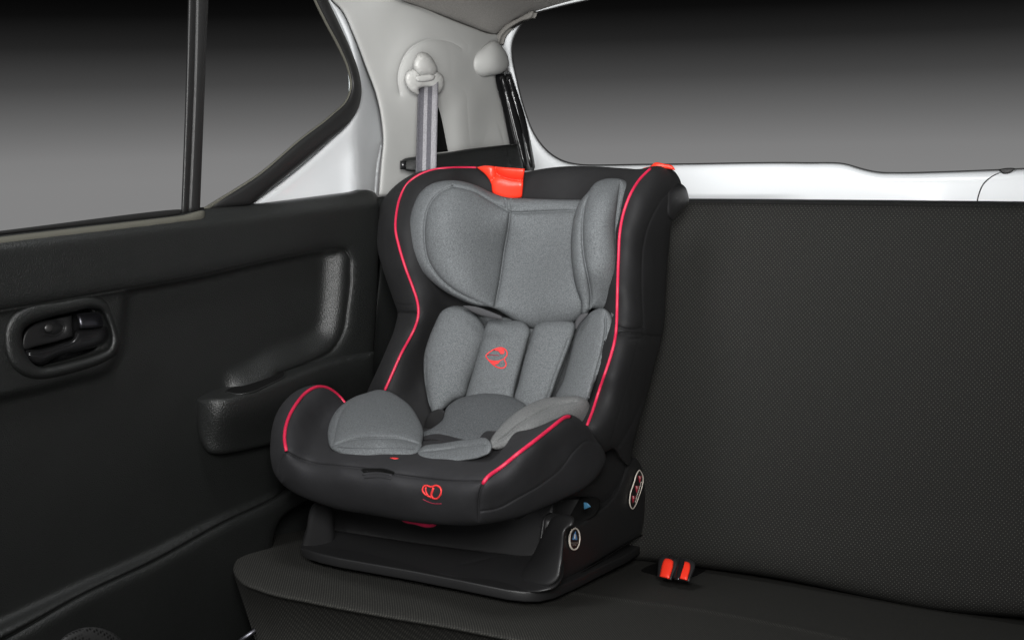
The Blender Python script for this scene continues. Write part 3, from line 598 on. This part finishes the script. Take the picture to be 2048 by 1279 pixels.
relief('wall_hub', circ(1082, 1072, 20, 26, 16), 1.64, M['gloss'], base, 'y', puff=.01, r=10, thick=.02)
tube('wall_seam', [tuple(p) for p in side_pt(np.linspace(1122, 1284, 20), np.linspace(1171, 1069, 20), .0022)], .0011, M['slot'], base, seg=6)
# stickers
def flat(name, P, mat_, parent, lift, label=None, thick=.0006):
    L = spline(P, True, 3); Q = side_pt(L[:, 0], L[:, 1], .003 + lift)
    return prism(name, Q, (thick, 0, 0), mat_, parent, 0, label=label)
def ring_tube(name, P, mat_, parent, rad, lift):
    L = spline(P, True, 3); Q = side_pt(L[:, 0], L[:, 1], .003 + lift); return tube(name, Q, rad, mat_, parent, closed=True, seg=6)
def mapped_text(name, txt, mat_, parent, ax0, ax1, hvec, lift):
    """text laid on the side wall from pixel ax0 to pixel ax1, letter height given by hvec"""
    cu = bpy.data.curves.new(name, 'FONT'); cu.body = txt; to = bpy.data.objects.new('tmp', cu); COL.objects.link(to)
    dg_ = bpy.context.evaluated_depsgraph_get(); me = bpy.data.meshes.new_from_object(to.evaluated_get(dg_)); bpy.data.objects.remove(to)
    V = np.array([v.co[:] for v in me.vertices]); w = V[:, 0].max() - V[:, 0].min(); V[:, 0] -= V[:, 0].min()
    a = np.array(ax0, float); b = np.array(ax1, float); hv = np.array(hvec, float)
    P = a + (V[:, :1] / w) * (b - a) + (V[:, 1:2] / .7) * hv
    W_ = side_pt(P[:, 0], P[:, 1], .003 + lift)
    return add(name, W_, [tuple(p.vertices) for p in me.polygons], mat_, parent, False)
ov = circ(1149, 1077.5, 11, 23.5, 20, .05)
st1 = flat('sticker', ov, M['stick'], base, .001, 'oval sticker with a blue triangle')
ring_tube('sticker_border', circ(1149, 1077.5, 10.2, 22.5, 20, .05), M['cream'], base, .0016, .0012)
flat('sticker_triangle', [(1150.5, 1062, 1), (1154.5, 1079, 1), (1145, 1079, 1)], M['blue'], base, .0018)
flat('sticker_mark', [(1149.2, 1068, 1), (1150.8, 1068, 1), (1150.6, 1077, 1), (1149, 1077, 1)], M['cream'], base, .0026)
mapped_text('sticker_text', 'Rearward facing', M['cream'], base, (1142.4, 1086.2), (1155.6, 1085.6), (0, -2.0), .002)
mapped_text('sticker_text', '0-13kg', M['cream'], base, (1145.6, 1090.4), (1152.2, 1089.6), (0, -2.3), .002)
pill = [(1278.7, 940), (1283.5, 946), (1286, 957), (1284.7, 970), (1280, 985), (1274.4, 1000.8), (1269.5, 1013), (1265, 1018.5), (1260.5, 1011), (1259.3, 999), (1261, 986), (1268.4, 964), (1274, 946)]
flat('sticker', pill, M['stick'], base, .001, 'long sticker with three red triangles')
ring_tube('sticker_border', pill, M['cream'], base, .0011, .0014)
for tri in ([(1276.6, 951), (1283.2, 952), (1279.2, 965)], [(1270.6, 971), (1277.2, 971.5), (1273, 985)], [(1263.8, 991), (1270.4, 991.5), (1266, 1005)]):
    flat('sticker_triangle', [(*p, 1) for p in tri], M['sred'], base, .0018)
    c_ = np.mean(tri, 0); flat('sticker_mark', [(c_[0] - 1.2, c_[1] - 4.5, 1), (c_[0] + .2, c_[1] - 4.5, 1), (c_[0] + .8, c_[1] + 1, 1), (c_[0] - .2, c_[1] + 1, 1)], M['cream'], base, .0026)
for k in range(11):
    t_ = k / 11; a_ = np.array([1282.2, 963]) + (np.array([1269.6, 1005]) - np.array([1282.2, 963])) * t_; b_ = np.array([-.85, 2.8])
    flat('sticker_text', [(a_[0], a_[1], 1), (a_[0] + .9, a_[1] + .2, 1), (a_[0] + .9 + b_[0], a_[1] + b_[1] + .2, 1), (a_[0] + b_[0], a_[1] + b_[1], 1)], M['cream'], base, .0018)

# ---- shell under the covers
relief('shell', [(1010, 1020, 1), (1062, 1010), (1110, 975), (1150, 925), (1190, 885), (1225, 890), (1253, 925), (1256, 950), (1247, 973), (1230, 998), (1213, 1009), (1202, 1006), (1191, 1000), (1170, 994), (1148, 994), (1115, 1001), (1060, 1026), (1030, 1040)],
       tps([(1010, 1020, 1.50), (1110, 975, 1.60), (1190, 885, 1.80), (1225, 895, 1.86), (1253, 925, 1.92), (1213, 1009, 1.84), (1115, 1001, 1.60), (1200, 950, 1.80)]), M['seatplast'], cseat, 'y', puff=.02, r=14, thick=.06, label='black plastic seat shell')
relief('shell_mark', [(1167, 1004, 1), (1174, 1005), (1182, 1013, 1), (1168, 1019, 1)], 1.66, M['pblue'], cseat, 'y', puff=.001, r=4, thick=.002, bstep=3, label='small blue angle mark under the shell')
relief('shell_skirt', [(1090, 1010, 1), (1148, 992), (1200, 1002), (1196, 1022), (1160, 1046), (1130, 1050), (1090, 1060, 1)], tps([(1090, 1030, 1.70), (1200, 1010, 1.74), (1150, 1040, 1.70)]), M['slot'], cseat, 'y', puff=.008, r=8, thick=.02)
tube('recline_lever', path_on(rw, [(1118, 1000), (1148, 995), (1172, 1000), (1186, 1012)], -.03), .003, M['seatplast'], cseat)
relief('recline_pull', [(800, 1036, 1), (830, 1038), (873, 1040, 1), (872, 1051), (858, 1055), (830, 1049), (806, 1043)], 1.475, M['pipe_dull'], cseat, 'y', puff=.008, r=6, thick=.02, label='red recline pull under the front edge')

# ---- backrest cover
BR = [(735, 782), (752, 745), (772, 700), (791, 650), (795, 626), (788, 604), (776, 570), (762, 528), (752, 480), (751, 450), (757, 420), (772, 392), (800, 364), (832, 346), (870, 338), (919, 334), (959, 335), (1010, 342), (1049, 345), (1079, 339), (1118, 334), (1185, 333), (1251, 337), (1283, 338),
      (1304, 333), (1330, 333), (1349, 343), (1361, 362), (1364, 380), (1352, 410), (1344, 440), (1338, 493), (1334, 539), (1331, 585), (1328, 646), (1324, 672), (1311, 722), (1298, 775), (1282, 831), (1266, 888), (1256, 930), (1240, 915), (1227, 897), (1208, 905), (1180, 880), (1100, 900), (900, 905), (760, 880), (715, 840)]
PL = [(952, 336), (906, 336), (863, 341), (833, 353), (813, 370), (801, 393), (793, 426), (791, 459), (798, 493), (811, 536), (826, 576), (835, 604), (837, 629), (830, 655), (818, 679), (804, 704), (786, 744), (770, 780)]
PR = [(1301, 338), (1281, 357), (1264, 383), (1248, 423), (1240, 463), (1237, 519), (1235, 579), (1234, 625), (1233, 652), (1231, 673), (1221, 714), (1209, 750), (1195, 791), (1185, 823), (1174, 851)]
br_d = tps([(735, 780, 1.78), (795, 626, 1.86), (752, 470, 1.905), (800, 366, 1.96), (919, 334, 1.99),
            (770, 778, 1.735), (804, 704, 1.765), (837, 629, 1.80), (811, 536, 1.825), (791, 459, 1.845), (813, 370, 1.90), (906, 338, 1.96),
            (830, 780, 1.80), (860, 700, 1.87), (890, 620, 1.91), (900, 500, 1.94), (900, 420, 1.96),
            (1000, 400, 2.03), (1000, 345, 2.03), (1100, 335, 2.03), (1100, 400, 2.02), (1050, 550, 1.97), (1020, 700, 1.91), (1000, 830, 1.82), (900, 860, 1.76),
            (1250, 337, 2.02), (1200, 450, 1.97), (1190, 600, 1.93), (1170, 750, 1.87), (1140, 830, 1.80),
            (1301, 336, 1.96), (1264, 383, 1.905), (1240, 463, 1.865), (1236, 579, 1.825), (1232, 660, 1.795), (1209, 750, 1.745), (1174, 851, 1.69),
            (1360, 366, 2.04), (1312, 417, 1.94), (1286, 493, 1.905), (1283, 585, 1.875), (1287, 670, 1.855), (1260, 760, 1.80), (1225, 860, 1.75),
            (1338, 493, 2.04), (1331, 585, 2.02), (1324, 672, 1.99), (1298, 775, 1.95), (1256, 928, 1.88)])
br = relief('backrest_cover', BR, br_d, M['black'], cseat, 'y', puff=.03, r=26, step=8, thick=.05,
            seams=[([(1345, 378), (1325, 398), (1308, 425), (1295, 455), (1286, 493), (1283, 539), (1283, 585), (1286, 639), (1287, 672)], 2.2, .003),
                   ([(1236, 668), (1260, 666), (1287, 670), (1322, 674)], 2.4, .009), ([(1240, 655), (1262, 660), (1284, 655)], 2.4, .005), ([(1262, 678), (1290, 676), (1312, 680)], 2.2, .004),
                   ([(793, 626), (815, 626), (832, 627)], 2.4, .008), ([(793, 608), (812, 611), (826, 610)], 2.0, .002),
                   ([(1278, 676), (1262, 740), (1240, 820), (1222, 880)], 1.6, .0012), ([(1290, 790), (1262, 850), (1235, 895)], 3.5, .005)],
            label='black stretch fabric cover with side wings')
# lower side fabric flares out a little over the joint
tube('piping', path_on(br, PL, .002), .0025, M['pipe'], br.obj, label='bright pink red piping on the door side wing')
tube('piping', path_on(br, PR, .0025), .0025, M['pipe'], br.obj, label='bright pink red piping on the window side wing')

# clips and shoulder lug
relief('belt_guide', [(953, 335, 1), (966, 332), (1008, 335), (1050, 338, 1), (1047, 362, 1), (1046, 380), (1044, 396, 1), (1010, 402, 1), (985, 386), (982, 368), (974, 354)], tps([(953, 335, 1.975), (1050, 339, 1.985), (1044, 394, 2.0), (985, 386, 1.98)]),
       M['red'], cseat, 'y', puff=.008, r=3.5, thick=.02, bstep=3, seams=[([(990, 333), (994, 348), (1006, 354), (1030, 360), (1045, 361)], 1.5, .006), ([(984, 360), (994, 350)], 1.5, .003)], label='bright red belt guide on top of the backrest')
relief('belt_guide', [(1279, 346, 1), (1285, 338), (1302, 332), (1309, 326), (1328, 328), (1346, 333), (1351, 341, 1), (1330, 338), (1310, 342), (1296, 352), (1284, 364), (1276, 372, 1)], 1.985, M['red'], cseat, 'y', puff=.01, r=6, thick=.03, bstep=3, label='red belt guide peeking over the far wing')
relief('shoulder_lug', [(1336, 378), (1348, 370), (1360, 367), (1371, 375), (1376, 388), (1378, 402), (1370, 417), (1356, 430), (1346, 440), (1336, 434), (1332, 415), (1331, 395)], tps([(1336, 378, 1.98), (1376, 400, 2.06), (1346, 440, 2.0)]), M['seatplast'], cseat, 'y', puff=.03, r=16, thick=.04, label='black plastic shoulder lug')

# ---- headrest: centre cushion with door-side wing, far wing, bindings
HD = [(986, 617), (952, 612), (919, 599), (879, 576), (846, 546), (823, 513), (815, 476), (818, 443), (826, 413), (840, 386), (859, 370), (886, 362), (919, 362), (952, 371), (982, 385), (1009, 394), (1052, 397), (1102, 399), (1162, 400, 1), (1182, 440), (1186, 520), (1186, 590), (1170, 626), (1152, 642), (1118, 652), (1079, 659), (1055, 655), (1032, 644), (1009, 629)]
hd_d = tps([(815, 476, 1.835), (840, 386, 1.86), (886, 362, 1.88), (846, 546, 1.83), (919, 600, 1.835), (986, 617, 1.86), (952, 371, 1.925), (856, 470, 1.835),
            (890, 430, 1.85), (900, 520, 1.85), (950, 470, 1.90), (1020, 425, 1.955), (1010, 395, 1.97), (1009, 499, 1.965), (990, 612, 1.895), (940, 560, 1.862),
            (1100, 400, 1.97), (1100, 425, 1.975), (1100, 500, 1.96), (1090, 600, 1.905), (1079, 656, 1.90), (1160, 400, 1.97), (1160, 500, 1.93), (1160, 600, 1.885)])
head = relief('headrest', HD, hd_d, M['grey'], cseat, 'y', puff=.05, r=42, step=7, thick=.03, pillow=.16,
              seams=[([(1020, 425), (1017, 453), (1009, 499), (999, 566), (990, 613)], 2.6, .006),
                     ([(906, 373), (879, 386), (859, 410), (850, 443), (849, 479), (856, 519), (876, 552), (906, 579), (946, 600), (988, 615)], 2.4, .005),
                     ([(906, 373), (950, 384), (979, 401), (1009, 418), (1020, 424), (1085, 424), (1150, 421)], 2.4, .005),
                     ([(1010, 396), (1013, 416)], 2, .005), ([(1022, 397), (1024, 418)], 2, .004)],
              label='mottled grey headrest cushion')
HW = [(1211, 358), (1230, 357), (1249, 361), (1260, 370), (1262, 378), (1252, 410), (1244, 450), (1240, 500), (1238, 560), (1236, 605), (1226, 625), (1200, 622), (1182, 618), (1176, 628), (1167, 631), (1162, 604), (1152, 576), (1145, 539), (1142, 506), (1143, 466), (1148, 433), (1158, 406), (1176, 384), (1191, 366)]
hw_d = tps([(1211, 358, 1.93), (1249, 361, 1.94), (1158, 406, 1.89), (1142, 506, 1.85), (1152, 576, 1.835), (1167, 629, 1.83), (1170, 450, 1.855), (1172, 540, 1.83), (1205, 400, 1.88), (1205, 450, 1.86), (1205, 520, 1.85), (1205, 600, 1.875),
            (1232, 450, 1.885), (1250, 410, 1.905), (1238, 560, 1.87), (1230, 620, 1.89)])
hw = relief('headrest_wing', HW, hw_d, M['grey'], head.obj, 'y', puff=.05, r=26, step=6, thick=.04, pillow=.15,
            seams=[([(1181, 382), (1170, 410), (1165, 446), (1165, 486), (1170, 526), (1177, 559), (1182, 596), (1180, 622)], 2.4, .006),
                   ([(1242, 361), (1236, 403), (1231, 453), (1233, 519), (1234, 560)], 2.2, .004)], label='far side wing of the headrest')

# ---- harness and body pads
relief('body_insert', [(930, 640), (1000, 634), (1090, 640), (1180, 632), (1196, 680), (1170, 750), (1120, 800), (1000, 805), (900, 800), (885, 760), (900, 700)], lambda x, y: br_d(x, y) - .035, M['grey'], cseat, 'y', puff=.012, r=12, thick=.02, label='grey insert behind the harness pads',
       seams=[([(1151, 655), (1138, 700), (1120, 750), (1100, 800)], 2, .004)])
relief('harness_strap', [(925, 612), (945, 612), (1003, 632, 1), (1006, 640, 1), (985, 637), (940, 622)], 1.80, M['strap'], cseat, 'y', puff=.004, r=4, thick=.004)
relief('harness_strap', [(1150, 646), (1163, 628), (1176, 626), (1160, 648), (1152, 660)], 1.80, M['strap'], cseat, 'y', puff=.004, r=4, thick=.004)
relief('harness_strap', [(1222, 625), (1232, 634), (1234, 648), (1226, 642)], 1.80, M['strap'], cseat, 'y', puff=.003, r=4, thick=.004)
relief('harness_strap', [(852, 838), (862, 824), (880, 818), (890, 822), (884, 842), (868, 858), (850, 862)], 1.70, M['black'], cseat, 'y', puff=.003, r=3, thick=.006)
def pad(name, P, ctrl, puff=.022, r=13, seams=(), label=None, m='grey', thick=.025):
    return relief(name, P, tps(ctrl) if isinstance(ctrl, list) else ctrl, M[m], cseat, 'y', puff=puff * 1.25, r=r * 2.6, pillow=.12, step=6, seams=seams, label=label, thick=thick, bstep=4)
pad('side_pad', [(905, 612), (929, 614), (950, 627), (966, 649), (973, 668), (964, 698), (952, 734), (939, 765), (929, 793), (909, 801), (887, 819), (869, 831), (860, 815), (852, 783), (847, 742), (848, 710), (856, 681), (869, 649), (885, 621)],
    [(905, 612, 1.84), (970, 665, 1.85), (848, 720, 1.775), (930, 793, 1.77), (866, 828, 1.72)], puff=.04, r=22, seams=[([(862, 812), (855, 783), (851, 742), (852, 712)], 1.8, .003)], label='grey bolster pad on the door side')
pad('side_pad', [(1205, 616), (1189, 620), (1172, 633), (1160, 653), (1150, 677), (1140, 714), (1126, 762), (1112, 802), (1130, 815), (1172, 806), (1190, 765), (1209, 716), (1222, 675), (1226, 649), (1221, 628)],
    [(1205, 616, 1.82), (1150, 673, 1.83), (1225, 650, 1.80), (1118, 800, 1.76), (1175, 800, 1.74)], puff=.04, r=20, seams=[([(1208, 617), (1211, 653), (1205, 698), (1193, 742), (1178, 795)], 2.2, .007)], label='grey bolster pad on the window side')
hp = pad('harness_pad', [(978, 641), (1006, 641), (1051, 647), (1060, 659), (1055, 685), (1043, 730), (1031, 775), (1022, 815), (925, 815), (929, 795), (941, 754), (956, 702), (968, 660)],
    [(980, 641, 1.86), (1055, 650, 1.865), (929, 795, 1.775), (1025, 795, 1.775), (990, 720, 1.815)], puff=.02, r=8, label='grey harness pad with red heart emblem')
pad('harness_pad', [(1083, 644), (1148, 645), (1151, 653), (1138, 698), (1118, 750), (1100, 800), (1085, 830), (1035, 825), (1026, 800), (1035, 770), (1047, 722), (1063, 673), (1072, 650)],
    [(1083, 644, 1.865), (1148, 645, 1.87), (1035, 800, 1.78), (1095, 800, 1.785), (1090, 720, 1.825)], puff=.02, r=8, seams=[([(1136, 680), (1110, 750), (1088, 815)], 2, .002)], label='grey harness pad without emblem')
pad('crotch_pad', [(950, 789), (998, 787), (1031, 797), (1052, 812), (1032, 840), (1005, 866), (978, 884), (925, 886), (897, 887), (869, 880), (845, 884), (834, 880), (840, 868), (864, 856), (885, 839), (893, 815), (913, 799)],
    [(950, 789, 1.75), (1031, 797, 1.75), (978, 882, 1.56), (890, 886, 1.55), (836, 880, 1.55), (893, 815, 1.70), (1040, 830, 1.68)], puff=.022, r=10, seams=[([(842, 877), (868, 872), (888, 878), (905, 884)], 1.6, .004)], m='greyd', label='rounded grey crotch pad')
relief('harness_buckle', [(842, 882), (860, 878), (890, 884), (880, 890), (850, 890)], 1.535, M['gloss'], cseat, 'y', puff=.006, r=6, thick=.01)

# ---- seat cover
SC = [(541, 880), (544, 856), (551, 831), (565, 807), (585, 787), (609, 774), (638, 770), (660, 777), (676, 789), (692, 806), (720, 830), (800, 850), (950, 860), (1060, 858), (1115, 836), (1134, 828), (1150, 832), (1165, 843), (1179, 858), (1190, 876), (1205, 896), (1212, 915), (1200, 945), (1170, 975), (1130, 996), (1090, 1014), (1050, 1030), (1014, 1040), (958, 1050), (899, 1050), (851, 1047), (794, 1039), (737, 1029), (679, 1019), (631, 1004), (590, 986), (565, 968), (549, 947), (541, 916)]
sc_d = tps([(541, 890, 1.49), (551, 831, 1.53), (590, 785, 1.58), (640, 770, 1.62), (690, 806, 1.68), (573, 902, 1.435), (571, 856, 1.48), (593, 812, 1.54), (560, 960, 1.46),
            (640, 850, 1.60), (620, 900, 1.50), (700, 880, 1.54), (800, 870, 1.60), (950, 880, 1.58), (800, 915, 1.47), (679, 932, 1.435), (784, 948, 1.42), (894, 962, 1.41), (966, 964, 1.395), (900, 920, 1.47), (1000, 900, 1.50),
            (590, 986, 1.47), (737, 1029, 1.455), (851, 1046, 1.445), (958, 1050, 1.425), (850, 1000, 1.43), (700, 985, 1.44), (960, 1005, 1.41),
            (1033, 909, 1.44), (1071, 880, 1.475), (1120, 841, 1.535), (1150, 832, 1.59), (1050, 870, 1.50), (1000, 1000, 1.44), (1060, 960, 1.48), (1110, 900, 1.55), (1100, 1005, 1.55), (1160, 960, 1.62), (1150, 890, 1.60), (1210, 910, 1.72)])
sc = relief('seat_cover', SC, sc_d, M['char'], cseat, 'y', puff=.034, r=34, step=7, thick=.045, pillow=.35,
            seams=[([(572, 903), (598, 917), (631, 927), (679, 932), (727, 937), (784, 948), (847, 957), (894, 962), (964, 963)], 2.2, .004),
                   ([(572, 904), (561, 923), (557, 942), (565, 968)], 2.0, .004), ([(966, 966), (959, 990), (957, 1020), (958, 1046)], 2.2, .004),
                   ([(962, 1022), (990, 1018), (1038, 994), (1086, 966), (1119, 940), (1150, 900), (1172, 882), (1196, 886)], 2.2, .003),],
            label='charcoal stretch fabric seat cover with deep bolsters')
relief('adjuster_slot_shade', [(722, 940), (750, 936), (777, 939), (789, 945), (786, 949), (760, 945), (728, 946)], lambda x, y: val(sc, x, y) - .0012, M['slot'], sc.obj, 'y', puff=.0005, r=3, thick=.001, bstep=3, label='dark strip standing in for the shaded adjuster slit in the front seam')  # dark strip on the cover, paints the shade inside the slit
tube('slot_fold', path_on(sc, [(726, 949), (752, 946), (784, 951)], .0005), .0022, M['char'], sc.obj)
tube('slot_fold', path_on(sc, [(730, 955), (754, 953), (782, 957)], .0), .0018, M['char'], sc.obj)
tube('piping', path_on(sc, [(690, 806), (674, 788), (656, 776), (635, 773), (613, 784), (593, 807), (579, 831), (571, 856), (569, 880), (573, 902)], .003), .0028, M['pipe'], sc.obj, label='pink red piping over the door side bolster')
tube('piping', path_on(sc, [(966, 967), (972, 957), (1005, 932), (1033, 909), (1071, 880), (1100, 857), (1120, 841), (1132, 833), (1140, 833)], .003), .0028, M['pipe'], sc.obj, label='pink red piping over the near bolster')
tpl = pad('thigh_pad', [(759, 779), (731, 786), (710, 793), (694, 802), (674, 819), (660, 843), (655, 872), (661, 896), (682, 908), (731, 914), (783, 913), (828, 911), (842, 901), (845, 884), (847, 864), (836, 835), (820, 811), (800, 795), (779, 783)],
    [(759, 779, 1.70), (660, 843, 1.56), (660, 895, 1.475), (760, 912, 1.465), (842, 900, 1.49), (845, 864, 1.56), (800, 795, 1.68), (760, 876, 1.49), (745, 830, 1.58)], puff=.03, r=18,
    seams=[([(668, 890), (702, 879), (747, 876), (804, 878), (844, 890)], 2.2, .004), ([(666, 886), (671, 860), (682, 826), (700, 803)], 2.5, .005)], label='plump grey thigh pad on the door side')
tube('seam_line', path_on(tpl, [(665, 893), (700, 896), (747, 897), (800, 896), (840, 901)], -.0002), .0006, M['seam'], tpl.obj, seg=5)
fl_ = pad('front_flap', [(835, 905), (844, 894), (885, 886), (941, 878), (974, 877), (984, 890), (980, 904), (962, 914), (925, 921), (885, 925), (852, 923), (837, 915)],
    [(836, 905, 1.475), (975, 878, 1.46), (885, 924, 1.445), (960, 914, 1.435), (900, 884, 1.50)], puff=.018, r=12, seams=[([(838, 904), (885, 899), (925, 893), (975, 888)], 2, .004)], label='flat grey flap at the front of the cushion')
tp = pad('thigh_pad', [(978, 893), (981, 880), (994, 860), (1018, 835), (1051, 812), (1087, 797), (1128, 793), (1160, 793), (1175, 800), (1181, 820), (1174, 846), (1150, 845), (1120, 850), (1090, 862), (1050, 882), (1010, 896), (990, 899)],
    [(978, 893, 1.455), (1018, 835, 1.56), (1087, 797, 1.67), (1175, 800, 1.73), (1174, 846, 1.72), (1050, 880, 1.52), (1120, 850, 1.62), (1070, 845, 1.57)], puff=.036, r=16, m='grey_lit',
    seams=[([(982, 891), (1006, 876), (1040, 848), (1087, 822), (1120, 808), (1150, 803)], 2.6, .006)], label='grey thigh pad on the near side, painted paler for the light on it')

# ---- embroidered emblems
HE = [(972, 711), (978, 705), (990, 698), (1003, 695), (1012, 700), (1015, 708), (1012, 714), (1008, 717), (1010, 722), (1013, 729), (1010, 735), (1000, 736), (990, 732), (980, 723)]
em = tube('emblem', path_on(hp, HE, .0005, 3, True), .0011, M['emb'], hp.obj, closed=True, seg=6, label='red stitched heart emblem lying on its side')
def patch(name, P, s, m, parent, lift=.0006):
    return relief(name, P, lambda x, y: val(s, x, y) - lift, m, parent, 'y', puff=.0006, r=3, thick=.0005, bstep=2.5, step=4, rings=(1.2,))
patch('emblem_fill', [(982, 702), (990, 698), (1003, 695), (1008, 699), (1008, 707), (1001, 708), (997, 703), (990, 701)], hp, M['emb'], hp.obj)
patch('emblem_fill', [(978, 721), (990, 723), (1000, 722), (995, 728), (988, 729), (982, 726)], hp, M['emb'], hp.obj)
tube('emblem_line', path_on(hp, [(974, 709.5), (985, 710), (998, 711)], .0006, 3), .0008, M['embdark'], hp.obj, seg=6)
tube('emblem_line', path_on(hp, [(977, 720), (990, 722.5), (1001, 721), (1008, 717)], .0006, 3), .0008, M['emb'], hp.obj, seg=6)
AE = [(845, 980), (846, 973), (853, 970), (862, 974), (872, 970), (880, 974), (883, 982), (880, 991), (873, 998), (866, 996), (858, 992), (850, 988)]
tube('emblem', path_on(sc, AE, .0006, 3, True), .0014, M['emb'], sc.obj, closed=True, seg=6, label='red stitched heart emblem on the front apron')
tube('emblem_line', path_on(sc, [(867, 975), (865, 982), (862, 990), (866, 996)], .0008, 3), .0017, M['emb'], sc.obj, seg=6)
tube('emblem_line', path_on(sc, [(852, 974), (851, 982), (856, 990)], .0008, 3), .0012, M['emb'], sc.obj, seg=6)
tube('emblem_line', path_on(sc, [(846, 998), (858, 1004), (870, 1007), (883, 1007)], .0003, 3), .0008, M['embdark'], sc.obj, seg=6)
patch('stitched_mark', [(779, 915), (788, 914), (798, 916), (788, 918)], sc, M['emb'], sc.obj, .001)
